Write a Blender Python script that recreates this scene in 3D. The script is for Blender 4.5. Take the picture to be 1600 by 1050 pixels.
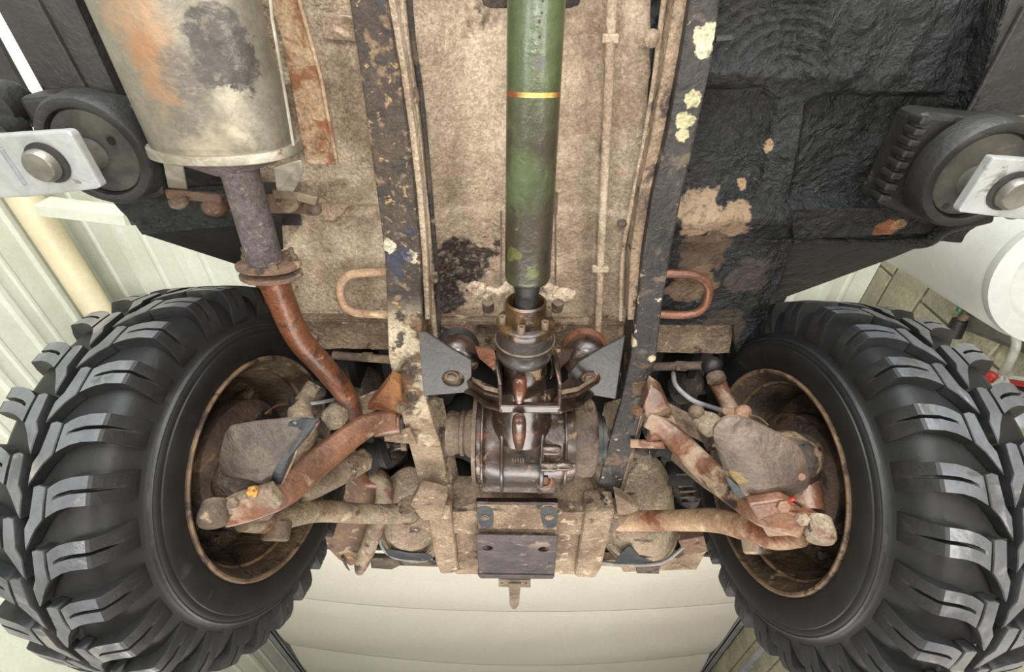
import bpy, bmesh, math, random
from mathutils import Vector, Matrix, noise
random.seed(7)
PI=math.pi
for o in list(bpy.data.objects): bpy.data.objects.remove(o)
SC=bpy.context.scene; COL=SC.collection
# ------------------------------------------------------------------ camera
CZ=1.2                                   # lens height above the workshop floor
FPX=754.6
EL,YAW,ROLL=0.8974,-0.0132,0.0265
D=Vector((math.sin(YAW)*math.cos(EL),math.cos(YAW)*math.cos(EL),math.sin(EL)))
R0=D.cross(Vector((0,0,1))).normalized(); U0=R0.cross(D)
Rr=R0*math.cos(ROLL)+U0*math.sin(ROLL); Uu=-R0*math.sin(ROLL)+U0*math.cos(ROLL)
CAM=Vector((0,0,CZ))
cd=bpy.data.cameras.new('camera'); cam=bpy.data.objects.new('camera',cd); COL.objects.link(cam)
cd.sensor_width=36; cd.lens=FPX/1600*36; cd.clip_start=.01; cd.clip_end=100
m=Matrix((Rr,Uu,-D)).transposed().to_4x4(); m.translation=CAM; cam.matrix_world=m
SC.camera=cam
# ------------------------------------------------------------------ world, lights, exposure
w=bpy.data.worlds.new('world'); SC.world=w; w.use_nodes=True
bg=w.node_tree.nodes['Background']; bg.inputs[0].default_value=(.80,.90,1,1); bg.inputs[1].default_value=1.0
def area(name,loc,to,sx,sy,e,col=(1,1,1)):
    l=bpy.data.lights.new(name,'AREA'); l.shape='RECTANGLE'; l.size=sx; l.size_y=sy; l.energy=e; l.color=col
    o=bpy.data.objects.new(name,l); COL.objects.link(o); o.location=loc
    o.rotation_euler=(Vector(to)-Vector(loc)).to_track_quat('-Z','Y').to_euler(); return o
area('added_rear_light',(0.2,-3.4,1.3),(0,.9,1.9),3.4,2.4,210,(.96,.98,1))  # added broad light from behind the camera; no doorway is modelled
area('added_floor_fill',(-1.1,-.1,.12),(-.2,.8,1.95),.9,.35,15,(1,.97,.92))  # added fill from below on the left, not an actual lamp
area('added_floor_fill',(1.1,-.1,.12),(.2,.8,1.95),.9,.35,15,(1,.97,.92))  # matching added fill from below on the right
area('added_front_fill',(0,2.2,.3),(0,1.6,2.6),2.6,.5,60,(1,.97,.92))  # added fill that brightens the front end and overhead door
area('hand_lamp',(.03,-.16,1.12),(0,.7,1.95),.16,.10,5.5,(1,.97,.93))
SC.view_settings.view_transform='Standard'; SC.view_settings.look='None'
SC.view_settings.exposure=0.40; SC.view_settings.gamma=1; SC.view_settings.use_curve_mapping=False
# ------------------------------------------------------------------ pixel to place helpers
def ray(px,py): return D+Rr*((px-800)/FPX)+Uu*((525-py)/FPX)
def P(px,py,z):                          # point on the level z above the lens
    v=ray(px,py); return CAM+v*(z/v.z)
def PX(px,py,x):
    v=ray(px,py); return CAM+v*(x/v.x)
def proj(p):
    q=p-CAM; d=q.dot(D); return 800+FPX*q.dot(Rr)/d, 525-FPX*q.dot(Uu)/d
def c(r,g,b):
    f=lambda v:(v/255/12.92 if v/255<=.04045 else ((v/255+.055)/1.055)**2.4)
    return (f(r),f(g),f(b),1)
# ------------------------------------------------------------------ materials
def M(name,c1,c2=None,sc=6,layers=(),rough=.7,metal=0,bump=.25,bs=90,bd=.002,blobs=(),spec=.5,coat=0,grain=0,var=.18):
    """layers: (colour, noise scale, threshold, softness, roughness, zone) ; zone=(axis,lo,hi) world fade"""
    mt=bpy.data.materials.new(name); mt.use_nodes=True; nt=mt.node_tree; N=nt.nodes; L=nt.links
    b=N['Principled BSDF']; b.inputs['Metallic'].default_value=metal
    b.inputs['Specular IOR Level'].default_value=spec
    if coat: b.inputs['Coat Weight'].default_value=coat; b.inputs['Coat Roughness'].default_value=.25
    geo=N.new('ShaderNodeNewGeometry'); pos=geo.outputs['Position']
    def nz(scale,det=6,dist=0,w=.6,off=0):
        n=N.new('ShaderNodeTexNoise'); n.inputs['Scale'].default_value=scale; n.inputs['Detail'].default_value=det
        n.inputs['Roughness'].default_value=w; n.inputs['Distortion'].default_value=dist
        if off:
            a=N.new('ShaderNodeVectorMath'); a.operation='ADD'; a.inputs[1].default_value=(off,off*1.7,off*.3); L.new(pos,a.inputs[0]); L.new(a.outputs[0],n.inputs['Vector'])
        else: L.new(pos,n.inputs['Vector'])
        return n.outputs['Fac']
    def mr(v,a,b_,lo=0,hi=1):
        n=N.new('ShaderNodeMapRange'); n.inputs[1].default_value=a; n.inputs[2].default_value=b_; n.inputs[3].default_value=lo; n.inputs[4].default_value=hi
        n.interpolation_type='SMOOTHSTEP'; L.new(v,n.inputs[0]); return n.outputs[0]
    def mul(a,b_):
        n=N.new('ShaderNodeMath'); n.operation='MULTIPLY'; L.new(a,n.inputs[0])
        if isinstance(b_,(int,float)): n.inputs[1].default_value=b_
        else: L.new(b_,n.inputs[1])
        return n.outputs[0]
    def mix(f,a,b_):
        n=N.new('ShaderNodeMix'); n.data_type='RGBA'; L.new(f,n.inputs[0])
        for v,i in((a,6),(b_,7)):
            if isinstance(v,tuple): n.inputs[i].default_value=v
            else: L.new(v,n.inputs[i])
        return n.outputs[2]
    def mixf(f,a,b_):
        n=N.new('ShaderNodeMix'); n.data_type='FLOAT'; L.new(f,n.inputs[0])
        for v,i in((a,2),(b_,3)):
            if isinstance(v,(int,float)): n.inputs[i].default_value=v
            else: L.new(v,n.inputs[i])
        return n.outputs[0]
    col=mix(mr(nz(sc,8,.3),.35,.65),c1,c2 or tuple(x*.7 for x in c1[:3])+(1,))
    if grain:
        g=mr(nz(260,3,0,.7,5),.3,.7,1-grain,1+grain*.6)
        n=N.new('ShaderNodeVectorMath'); n.operation='SCALE'; L.new(col,n.inputs[0]); L.new(g,n.inputs['Scale']); col=n.outputs[0]
    if var:
        g=mr(nz(48,5,.6,.7,13),.32,.68,1-var,1+var*.55)
        n=N.new('ShaderNodeVectorMath'); n.operation='SCALE'; L.new(col,n.inputs[0]); L.new(g,n.inputs['Scale']); col=n.outputs[0]
    rg=rough; k=1
    for lay in layers:
        lc,ls,th,so,lr=lay[:5]; f=mr(nz(ls,8,.4,.62,k*3.1),th,th+so)
        if len(lay)>5 and lay[5]:
            ax,lo,hi=lay[5]; s=N.new('ShaderNodeSeparateXYZ'); L.new(pos,s.inputs[0]); f=mul(f,mr(s.outputs[ax],lo,hi))
        col=mix(f,col,lc); rg=mixf(f,rg,lr); k+=1
    for bl in blobs:
        pt,r,bc,br=bl[:4]; sf=bl[4] if len(bl)>4 else .86
        n=N.new('ShaderNodeTexNoise'); n.inputs['Scale'].default_value=1.1/max(r,.01); n.inputs['Detail'].default_value=9; n.inputs['Roughness'].default_value=.62; L.new(pos,n.inputs['Vector'])
        s=N.new('ShaderNodeVectorMath'); s.operation='MULTIPLY_ADD'; L.new(n.outputs['Color'],s.inputs[0]); s.inputs[1].default_value=(r*1.7,)*3
        a=N.new('ShaderNodeVectorMath'); a.operation='ADD'; L.new(pos,a.inputs[0]); a.inputs[1].default_value=(-r*.85,)*3; L.new(a.outputs[0],s.inputs[2])
        d=N.new('ShaderNodeVectorMath'); d.operation='DISTANCE'; L.new(s.outputs[0],d.inputs[0]); d.inputs[1].default_value=pt
        f=mul(mr(d.outputs['Value'],r,r*sf),mr(nz(75,6,.5,.7,17),.36,.52,.45,1)); col=mix(f,col,bc); rg=mixf(f,rg,br)
    if grain:
        g=mr(nz(150,4,.3,.75,21),.34,.66,1-grain*1.1,1+grain*.5)
        n=N.new('ShaderNodeVectorMath'); n.operation='SCALE'; L.new(col,n.inputs[0]); L.new(g,n.inputs['Scale']); col=n.outputs[0]
    L.new(col,b.inputs['Base Color'])
    if isinstance(rg,(int,float)): b.inputs['Roughness'].default_value=rg
    else: L.new(rg,b.inputs['Roughness'])
    if bump:
        bp=N.new('ShaderNodeBump'); bp.inputs['Strength'].default_value=bump; bp.inputs['Distance'].default_value=bd*1.8
        a=nz(bs,6,.2,.65,9); a2=nz(bs*.2,4,.5,.6,2)
        h=N.new('ShaderNodeMath'); h.operation='MULTIPLY_ADD'; L.new(a2,h.inputs[0]); h.inputs[1].default_value=2.2; L.new(a,h.inputs[2])
        L.new(h.outputs[0],bp.inputs['Height']); L.new(bp.outputs[0],b.inputs['Normal'])
    return mt
DUST=c(150,130,108); DUST2=c(178,158,134); RUST=c(140,72,36); RUSTD=c(84,45,28); OIL=c(40,30,26); BLK=c(26,27,29); TANP=c(196,184,160)
def blob(px,py,z,r,col,br=.8): return (tuple(P(px,py,z)),r,col,br)
m_tan=M('dusty_underseal',c(196,176,152),c(160,138,114),9,[(c(88,70,56),14,.60,.14,.6),(c(210,192,166),7,.52,.2,.95),(c(132,86,54),24,.66,.06,.8)],.92,0,1,110,.004,grain=.28)
m_tun=M('tunnel_underseal',c(200,180,156),c(162,140,118),7,[(c(96,76,60),12,.60,.14,.6),(c(206,188,164),6,.54,.2,.95),(c(128,80,50),26,.68,.05,.8)],.92,0,.9,110,.004,
  blobs=[blob(725,420,.86,.07,c(50,38,32),.6),blob(700,470,.86,.05,c(44,34,30),.6),blob(765,385,.86,.03,c(60,44,36),.6),blob(755,20,.86,.03,c(110,90,74),.8)],grain=.25)
m_blk=M('black_underseal',c(30,31,33),c(18,19,20),7,[(c(60,56,52),9,.60,.2,.7),(c(120,104,88),90,.70,.04,.8)],.33,0,1.0,70,.006,
  blobs=[blob(1090,330,.83,.05,c(150,128,104),.9),blob(1140,345,.83,.045,c(140,116,92),.9),blob(1195,230,.83,.014,c(170,140,105),.9),blob(1170,290,.83,.02,c(160,130,100),.9),
         blob(1100,400,.83,.06,c(84,66,52),.8),blob(1085,455,.83,.06,c(110,88,68),.85),blob(1170,440,.83,.045,c(60,52,46),.6),blob(1385,362,.80,.022,c(126,78,50),.8),blob(1405,352,.80,.012,c(150,112,80),.8),blob(1130,520,.85,.06,c(70,60,50),.8)])
m_sill=M('black_sill_paint',c(56,52,50),c(40,38,37),5,[(c(78,66,56),8,.62,.14,.7)],.5,0,.4,80,.003)
m_raill=M('left_rail_paint',c(50,43,38),c(74,60,48),18,[(c(118,98,76),38,.54,.08,.8),(c(150,122,86),70,.60,.05,.8),(c(40,44,58),10,.60,.08,.5),
   (c(186,172,146),16,.40,.10,.85,(1,.50,.60)),(c(120,88,58),20,.50,.10,.8,(1,.50,.56)),(c(70,58,48),24,.58,.06,.7,(1,.55,.6)),(c(150,130,108),12,.42,.10,.9,(1,.78,.92))],.7,0,1,80,.003,
   blobs=[blob(606,385,.75,.014,TANP,.8),blob(641,400,.75,.014,TANP,.8),blob(628,400,.75,.02,c(38,42,60),.5)],grain=.3)
m_railr=M('right_rail_paint',c(52,46,43),c(34,31,31),10,[(c(96,84,72),18,.56,.1,.8),(c(150,118,82),55,.66,.03,.8),(c(190,176,146),26,.63,.03,.8,(1,.40,.5)),(c(96,72,54),22,.56,.08,.5,(1,.5,.6))],.48,0,.9,80,.003,
   blobs=[blob(1103,56,.75,.017,c(190,182,154),.8),blob(1100,78,.75,.012,c(190,182,154),.8),blob(1070,190,.75,.015,c(176,168,132),.8),blob(1082,155,.75,.012,c(176,168,132),.8),blob(1066,212,.75,.01,c(176,168,132),.8),
          blob(985,535,.75,.015,c(186,170,140),.8),blob(1020,560,.75,.01,c(186,170,140),.8),blob(990,470,.75,.012,c(186,170,140),.8),blob(1000,350,.75,.008,c(180,150,110),.8)],grain=.25)
m_green=M('green_shaft_paint',c(60,72,46),c(72,80,52),6,[(c(52,46,36),9,.36,.16,.32,(1,.10,.20)),(c(34,36,32),36,.62,.05,.4),(c(120,112,88),70,.72,.02,.5)],.26,0,.5,60,.002,coat=.35,
   blobs=[blob(793,400,.63,.020,c(82,86,46),.3),blob(793,365,.63,.018,c(78,82,46),.3),blob(793,300,.64,.016,c(78,84,44),.3),blob(840,100,.67,.010,c(70,70,62),.5),blob(827,52,.67,.006,c(170,140,60),.5),blob(835,430,.62,.014,c(76,84,46),.3)])
m_stripe=M('red_stripe',c(110,52,36),c(176,160,80),20,(),.4,0,.3)
m_oily=M('oily_cast_metal',c(46,35,30),c(66,48,38),14,[(c(136,114,90),17,.58,.07,.85),(c(92,56,36),12,.56,.1,.25),(c(26,21,20),20,.56,.1,.15)],.18,.35,.7,70,.002,coat=.6,grain=.12)
m_cast=M('dusty_cast_metal',c(120,102,84),c(84,70,58),12,[(c(56,42,34),11,.56,.1,.35),(c(150,130,106),16,.58,.1,.9)],.75,0,.8,90,.003,grain=.2)
m_rust=M('copper_brown_rust',c(128,80,54),c(98,60,42),10,[(c(70,48,38),16,.56,.10,.4),(c(168,118,86),26,.60,.08,.6)],.36,.15,.7,110,.0015,coat=.25,grain=.2)
m_rustarm=M('rusty_arm',c(122,82,58),c(92,62,46),9,[(c(152,130,108),9,.52,.10,.85),(c(48,40,36),11,.58,.08,.35)],.4,.1,.35,110,.002,coat=.2,grain=.2)
m_arm=M('dusty_steel_arm',c(150,132,110),c(108,90,72),9,[(c(104,62,44),10,.56,.08,.45),(c(54,42,36),15,.58,.08,.4),(c(176,156,130),22,.60,.08,.9)],.6,0,.8,100,.003,grain=.25)
m_armr=M('dusty_rust_arm',c(174,144,114),c(146,112,86),9,[(c(116,68,48),9,.54,.10,.45),(c(190,166,136),17,.60,.08,.9),(c(80,60,48),24,.62,.08,.6)],.6,0,.7,100,.002,grain=.22)
m_greypipe=M('grey_burnt_pipe',c(104,92,92),c(88,78,76),30,[(c(120,84,68),24,.60,.06,.8),(c(132,120,116),50,.60,.08,.9)],.85,.1,.7,220,.0015,grain=.3)
m_flange=M('flange_rust',c(100,80,70),c(120,92,70),25,[(c(150,106,72),22,.62,.06,.9),(c(150,132,108),20,.58,.06,.9),(c(58,46,42),15,.58,.08,.8)],.9,0,1,120,.003)
def sblob(x,y,r,col,sf): return (tuple(P(x,y,.668)),r,col,.42,sf)
m_muf=M('heat_stained_silencer',c(132,126,112),c(118,112,100),3.5,[(c(156,146,126),5,.52,.2,.4)],.40,.3,.3,60,.002,grain=.08,
  blobs=[sblob(215,30,.055,c(150,122,96),.3),sblob(240,90,.045,c(146,108,80),.35),sblob(262,140,.035,c(144,112,86),.35),sblob(275,185,.03,c(132,118,98),.3),sblob(300,120,.045,c(100,94,86),.4),sblob(295,190,.035,c(104,98,90),.4),
   sblob(352,150,.03,c(168,160,142),.2),sblob(375,205,.032,c(174,164,144),.2),sblob(345,60,.045,c(78,74,71),.82),sblob(378,100,.036,c(70,66,63),.85),sblob(385,133,.022,c(66,60,56),.85),sblob(335,110,.026,c(82,78,74),.8)])
m_zinc=M('aged_zinc',c(176,170,156),c(140,132,116),16,[(c(120,90,64),14,.62,.06,.8)],.45,.5,.3,80,.002)
m_heat=M('rusty_heat_shield',c(180,156,126),c(156,128,100),8,[(c(126,84,56),30,.48,.12,.9)],.85,.0,.6,110,.002,grain=.25)
m_tyre=M('tyre_rubber',c(46,46,47),c(36,36,37),10,[(c(74,70,66),7,.62,.12,.4)],.24,0,.12,40,.002,spec=.8,coat=.5,var=.12)
m_lug=M('tread_rubber',c(38,38,39),c(28,28,29),12,[(c(60,57,53),9,.60,.1,.6)],.5,0,.3,70,.002,spec=.4,var=.12)
m_worn_lit=M('worn_lit_tread_rubber',c(94,95,100),c(72,73,78),9,[(c(120,114,108),8,.58,.1,.45),(c(60,60,62),14,.60,.08,.3),(c(180,172,160),130,.72,.02,.8)],.30,0,.3,70,.002,spec=.7,var=.15)  # worn lug tops; the paler colour also carries their sheen in the light
m_side=M('sidewall_rubber',c(27,27,28),c(20,20,21),14,[(c(48,44,41),10,.62,.1,.7),(c(140,130,120),150,.74,.02,.8)],.52,0,.2,90,.001,spec=.35,var=.12)
m_rim=M('muddy_rim_steel',c(96,80,60),c(58,46,36),8,[(c(30,25,22),9,.52,.12,.4),(c(150,126,96),9,.57,.1,.85)],.55,.1,1,80,.003,grain=.2)
m_lip=M('rim_lip_rust',c(126,102,78),c(84,66,52),22,[(c(52,40,32),25,.54,.08,.6)],.55,.1,.6,120,.002)
m_drum=M('dusty_brake_drum',c(92,70,54),c(62,48,40),9,[(c(34,28,26),9,.52,.1,.5),(c(128,100,76),13,.6,.1,.9)],.7,.1,.8,90,.003,grain=.2)
m_leather=M('dirty_shield_steel',c(98,86,76),c(74,64,58),9,[(c(156,140,122),6,.55,.15,.9),(c(54,46,42),10,.60,.1,.4)],.55,0,.8,120,.002,grain=.2)
m_shieldr=M('shield_yellow_dust',c(118,100,86),c(96,84,78),8,[(c(150,128,112),6,.55,.15,.8),(c(60,50,46),12,.60,.1,.35)],.45,.1,.8,120,.002,grain=.2,
   blobs=[blob(1190,775,.48,.025,c(160,140,86),.9),blob(1150,750,.48,.02,c(140,122,80),.9)])
m_shedge=M('shield_black_edge',c(36,40,46),c(26,28,32),20,[(c(100,96,90),40,.64,.06,.8)],.5,0,.5,100,.002)
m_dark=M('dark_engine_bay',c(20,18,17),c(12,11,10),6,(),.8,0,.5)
m_grime=M('grimy_engine_parts',c(96,82,68),c(52,44,38),10,[(c(30,25,22),14,.52,.1,.5),(c(140,120,96),10,.60,.1,.9)],.75,0,1,70,.005,grain=.2)
m_pan=M('dusty_shell',c(162,144,122),c(124,106,88),8,[(c(74,60,50),12,.58,.10,.7),(c(40,36,38),8,.66,.02,.5),(c(186,168,144),20,.58,.1,.95)],.92,0,1,90,.004,grain=.25)
m_cross=M('dusty_crossmember',c(160,138,114),c(118,98,80),8,[(c(66,52,44),14,.56,.10,.7),(c(44,36,38),10,.64,.03,.5),(c(128,84,60),18,.62,.08,.8),(c(188,168,142),26,.58,.08,.95)],.9,0,1,90,.004,grain=.28)
m_skid=M('skid_plate_paint',c(74,62,62),c(52,44,46),10,[(c(158,136,112),9,.54,.05,.9,(1,1.30,1.22)),(c(120,100,86),22,.60,.06,.9)],.5,.1,.5,90,.002)
m_bolt=M('grimy_bolt_steel',c(120,104,86),c(90,74,60),40,(),.6,.3,.4,150,.001)
m_brass=M('oily_brass_rim',c(98,72,44),c(66,48,32),26,[(c(44,32,26),20,.48,.12,.2),(c(150,124,70),34,.62,.06,.3)],.24,.45,.7,90,.001,coat=.5,grain=.15)
m_boot=M('oily_boot_rubber',c(52,44,40),c(38,33,31),20,[(c(88,74,62),22,.58,.1,.6)],.38,0,.4,80,.002,coat=.2)
m_orange=M('orange_marked_bolt',c(186,128,48),c(84,58,38),120,(),.5,.1,.3)
m_hose=M('grey_hose',c(130,130,130),c(96,96,98),20,(),.5,0,.2)
m_rub=M('black_rubber',c(36,35,34),c(24,24,24),12,[(c(70,64,58),12,.62,.1,.8)],.5,0,.5,60,.002)
m_alu=M('brushed_alu_plate',c(172,174,174),c(152,154,152),8,[(c(112,110,106),12,.62,.05,.5),(c(186,172,140),6,.62,.1,.5)],.42,.35,.15,50,.001,var=.12)
m_disc=M('dusty_pad_disc',c(78,74,66),c(48,47,45),14,[(c(130,124,104),10,.58,.1,.8)],.7,.1,.6,70,.002,var=.12)
m_screw=M('silver_bolt',c(140,136,128),c(110,106,100),20,(),.35,.6,.2,var=.12)
m_plate=M('mounting_plate_paint',c(40,36,35),c(31,29,29),14,[(c(84,68,54),12,.56,.12,.8),(c(24,22,21),10,.58,.1,.3),(c(190,180,160),60,.74,.02,.8)],.36,.1,.7,90,.002,coat=.2,grain=.2)
m_clad=M('cream_cladding',c(212,215,200),c(202,205,190),1.5,(),.5,0,.05,8,var=.06)
m_creampipe=M('cream_pipe',c(232,218,186),c(222,208,176),3,(),.45,0,.05,8,var=.06)
m_door=M('white_door_panel',c(226,221,210),c(218,212,200),.8,(),.45,0,.1,3,.01,var=.06)
m_track=M('door_track_steel',c(150,152,158),c(130,132,138),4,(),.5,.3,.1,var=.12)
m_block=M('concrete_block',c(168,162,138),c(146,140,118),5,[(c(170,162,140),9,.6,.15,.9)],.9,0,.8,60,.004)
m_mortar=M('mortar',c(206,200,180),c(190,184,164),8,(),.95,0,.6,60,.003)
m_white=M('white_tank_paint',c(182,181,176),c(174,173,168),2,(),.3,0,.03,8,var=.06)
m_floor=M('workshop_floor',c(150,146,138),c(128,124,118),2,(),.6,0,.2,20,var=.12)
m_yellow=M('warm_wood_strip',c(214,186,120),c(200,170,104),3,(),.6,0,.1)
m_lamp=M('lit_batten',c(230,230,214),None,6,(),.5,0,0)
m_lamp.node_tree.nodes['Principled BSDF'].inputs['Emission Color'].default_value=c(235,236,215); m_lamp.node_tree.nodes['Principled BSDF'].inputs['Emission Strength'].default_value=.45
m_gun=M('black_tool_plastic',c(24,24,25),None,6,(),.5,0,.2)
m_gr=M('green_valve',c(40,110,70),None,6,(),.4,0,.1)
m_red=M('red_plastic',c(176,44,40),None,6,(),.4,0,.1)
# ------------------------------------------------------------------ object builders
ORG={}
def tag(o,label,cat,group=None,kind=None):
    if label: o['label']=label
    if cat: o['category']=cat
    if group: o['group']=group
    if kind: o['kind']=kind
    return o
def T(name,label,cat,loc,group=None,rot=None):
    o=bpy.data.objects.new(name,None); COL.objects.link(o); o.empty_display_size=.05
    mw=rot.to_4x4() if rot else Matrix.Identity(4); mw.translation=Vector(loc); o.matrix_world=mw
    ORG[o.name]=mw; return tag(o,label,cat,group)
def add(name,V,F,mat,parent=None,smooth=False,bevel=0,local=False,label=None,mats=None,topf=None,weld=0,seg=2,ang=35):
    me=bpy.data.meshes.new(name)
    V=[Vector(v) for v in V]
    if parent is not None:
        if not local:
            inv=ORG[parent.name].inverted(); V=[inv@v for v in V]
        mw=None
    else:
        lo=Vector([min(v[i] for v in V) for i in range(3)]); hi=Vector([max(v[i] for v in V) for i in range(3)]); ce=(lo+hi)/2
        V=[v-ce for v in V]
    me.from_pydata([tuple(v) for v in V],[],[tuple(f) for f in F]); 
    bm=bmesh.new(); bm.from_mesh(me)
    if weld: bmesh.ops.remove_doubles(bm,verts=bm.verts,dist=weld)
    bmesh.ops.recalc_face_normals(bm,faces=bm.faces)
    if bevel:
        es=[e for e in bm.edges if len(e.link_faces)==2 and e.calc_face_angle(0)>math.radians(ang)]
        if es: bmesh.ops.bevel(bm,geom=es,offset=bevel,segments=seg,affect='EDGES',profile=.5,clamp_overlap=True)
    bm.to_mesh(me); bm.free()
    if smooth:
        for p in me.polygons: p.use_smooth=True
        me.update()
        try: me.set_sharp_from_angle(angle=math.radians(42))
        except Exception: pass
    me.materials.append(mat)
    if topf:
        me.materials.append(topf[0])
        for p in me.polygons:
            if topf[1](p): p.material_index=1
    o=bpy.data.objects.new(name,me); COL.objects.link(o)
    if parent is not None: o.parent=parent; ORG[o.name]=ORG[parent.name]
    else:
        o.location=ce; mm=Matrix.Identity(4); mm.translation=ce; ORG[o.name]=mm
    if label: o['label']=label
    return o
def cr(pts,n=6):                         # Catmull-Rom through (Vector, radius)
    out=[]
    for i in range(len(pts)-1):
        p0=pts[max(i-1,0)];p1=pts[i];p2=pts[i+1];p3=pts[min(i+2,len(pts)-1)]
        for k in range(n):
            t=k/n
            f=lambda a,b,c_,d:.5*((2*b)+(-a+c_)*t+(2*a-5*b+4*c_-d)*t*t+(-a+3*b-3*c_+d)*t**3)
            out.append((f(p0[0],p1[0],p2[0],p3[0]),max(f(p0[1],p1[1],p2[1],p3[1]),1e-4)))
    out.append(pts[-1]); return out
def tube_vf(pts,n=14,sub=6,flat=1,upv=None,cap=True):
    """pts: list of (Vector, radius)"""
    pts=[(Vector(p),r) for p,r in pts]
    if sub>1 and len(pts)>2: pts=cr(pts,sub)
    V=[];F=[];u=upv
    for i,(p,r) in enumerate(pts):
        t=(pts[min(i+1,len(pts)-1)][0]-pts[max(i-1,0)][0]).normalized()
        if u is None: u=t.orthogonal()
        u=(u-t*u.dot(t)).normalized(); v=t.cross(u)
        for k in range(n):
            a=2*PI*k/n; V.append(p+u*math.cos(a)*r*flat+v*math.sin(a)*r)
        if i:
            b=(i-1)*n
            for k in range(n): F.append((b+k,b+(k+1)%n,b+n+(k+1)%n,b+n+k))
    if cap: F.append(tuple(range(n))[::-1]); F.append(tuple(range(len(V)-n,len(V))))
    return V,F
def tube(name,pts,mat,parent=None,n=14,sub=6,flat=1,upv=None,**k):
    V,F=tube_vf(pts,n,sub,flat,upv); return add(name,V,F,mat,parent,smooth=True,**k)
def lathe_vf(prof,cen,axis,n=32,cap=True,ref=None):
    """prof: (height along axis, radius)"""
    ax=Vector(axis).normalized(); u=(Vector(ref)-ax*Vector(ref).dot(ax)).normalized() if ref else ax.orthogonal().normalized(); v=ax.cross(u); V=[];F=[]
    for i,(h,r) in enumerate(prof):
        for k in range(n):
            a=2*PI*k/n; V.append(Vector(cen)+ax*h+(u*math.cos(a)+v*math.sin(a))*r)
        if i:
            b=(i-1)*n
            for k in range(n): F.append((b+k,b+(k+1)%n,b+n+(k+1)%n,b+n+k))
    if cap: F.append(tuple(range(n))[::-1]); F.append(tuple(range(len(V)-n,len(V))))
    return V,F
def lathe(name,prof,cen,axis,mat,parent=None,n=32,cap=True,smooth=True,**k):
    V,F=lathe_vf(prof,cen,axis,n,cap); return add(name,V,F,mat,parent,smooth=smooth,**k)
def bolt(cen,axis,r,h,mat,parent,name='bolt',washer=True,n=6,**k):
    V,F=lathe_vf([(0,r),(h*.85,r),(h,r*.85)],cen,axis,n)
    if washer:
        V2,F2=lathe_vf([(-.001,r*1.45),(r*.22,r*1.45)],cen,axis,18); b=len(V); V+=V2; F+=[tuple(i+b for i in f) for f in F2]
    return add(name,V,F,mat,parent,bevel=0,**k)
def box_vf(p0,p1,w,h,up=Vector((0,0,1))):
    p0=Vector(p0);p1=Vector(p1);t=(p1-p0).normalized(); s=t.cross(up).normalized(); u=s.cross(t)
    V=[p+s*a*w/2+u*b*h/2 for p in(p0,p1) for a,b in((-1,-1),(1,-1),(1,1),(-1,1))]
    return V,[(0,1,2,3),(7,6,5,4),(0,4,5,1),(1,5,6,2),(2,6,7,3),(3,7,4,0)]
def beam(name,p0,p1,w,h,mat,parent=None,bevel=.002,up=Vector((0,0,1)),**k):
    V,F=box_vf(p0,p1,w,h,up); return add(name,V,F,mat,parent,bevel=bevel,**k)
def slab(name,px,z,th,mat,parent=None,holes=(),bevel=.0015,smoothpts=0,**k):
    """polygon in picture points put on level z (or one z per point), extruded th upwards"""
    zs=z if isinstance(z,(list,tuple)) else [z]*len(px)
    pts=[P(a,b,q) for (a,b),q in zip(px,zs)]
    if smoothpts:
        cl=pts[-1:]+pts+pts[:2]; s=cr([(p,1) for p in cl],smoothpts); pts=[p for p,_ in s[smoothpts:-smoothpts-1]]
    bm=bmesh.new(); loops=[pts]
    for (hx,hy,hr) in holes:
        zz=zs[0]; h=P(hx,hy,zz); rr=(P(hx+hr,hy,zz)-h).length; loops.append([h+Vector((math.cos(a)*rr,math.sin(a)*rr,0)) for a in [2*PI*i/16 for i in range(16)]])
    for lp in loops:
        vs=[bm.verts.new(p) for p in lp]
        for i in range(len(vs)): bm.edges.new((vs[i],vs[(i+1)%len(vs)]))
    if holes: bmesh.ops.triangle_fill(bm,use_beauty=True,edges=bm.edges[:])
    else: bm.faces.new(bm.verts[:])
    bm.verts.ensure_lookup_table(); bm.verts.index_update()
    r=bmesh.ops.extrude_face_region(bm,geom=bm.faces[:])
    for v in r['geom']:
        if isinstance(v,bmesh.types.BMVert): v.co.z+=th
    bm.verts.index_update(); V=[v.co.copy() for v in bm.verts]; F=[tuple(v.index for v in f.verts) for f in bm.faces]; bm.free()
    return add(name,V,F,mat,parent,bevel=bevel,**k)
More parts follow.
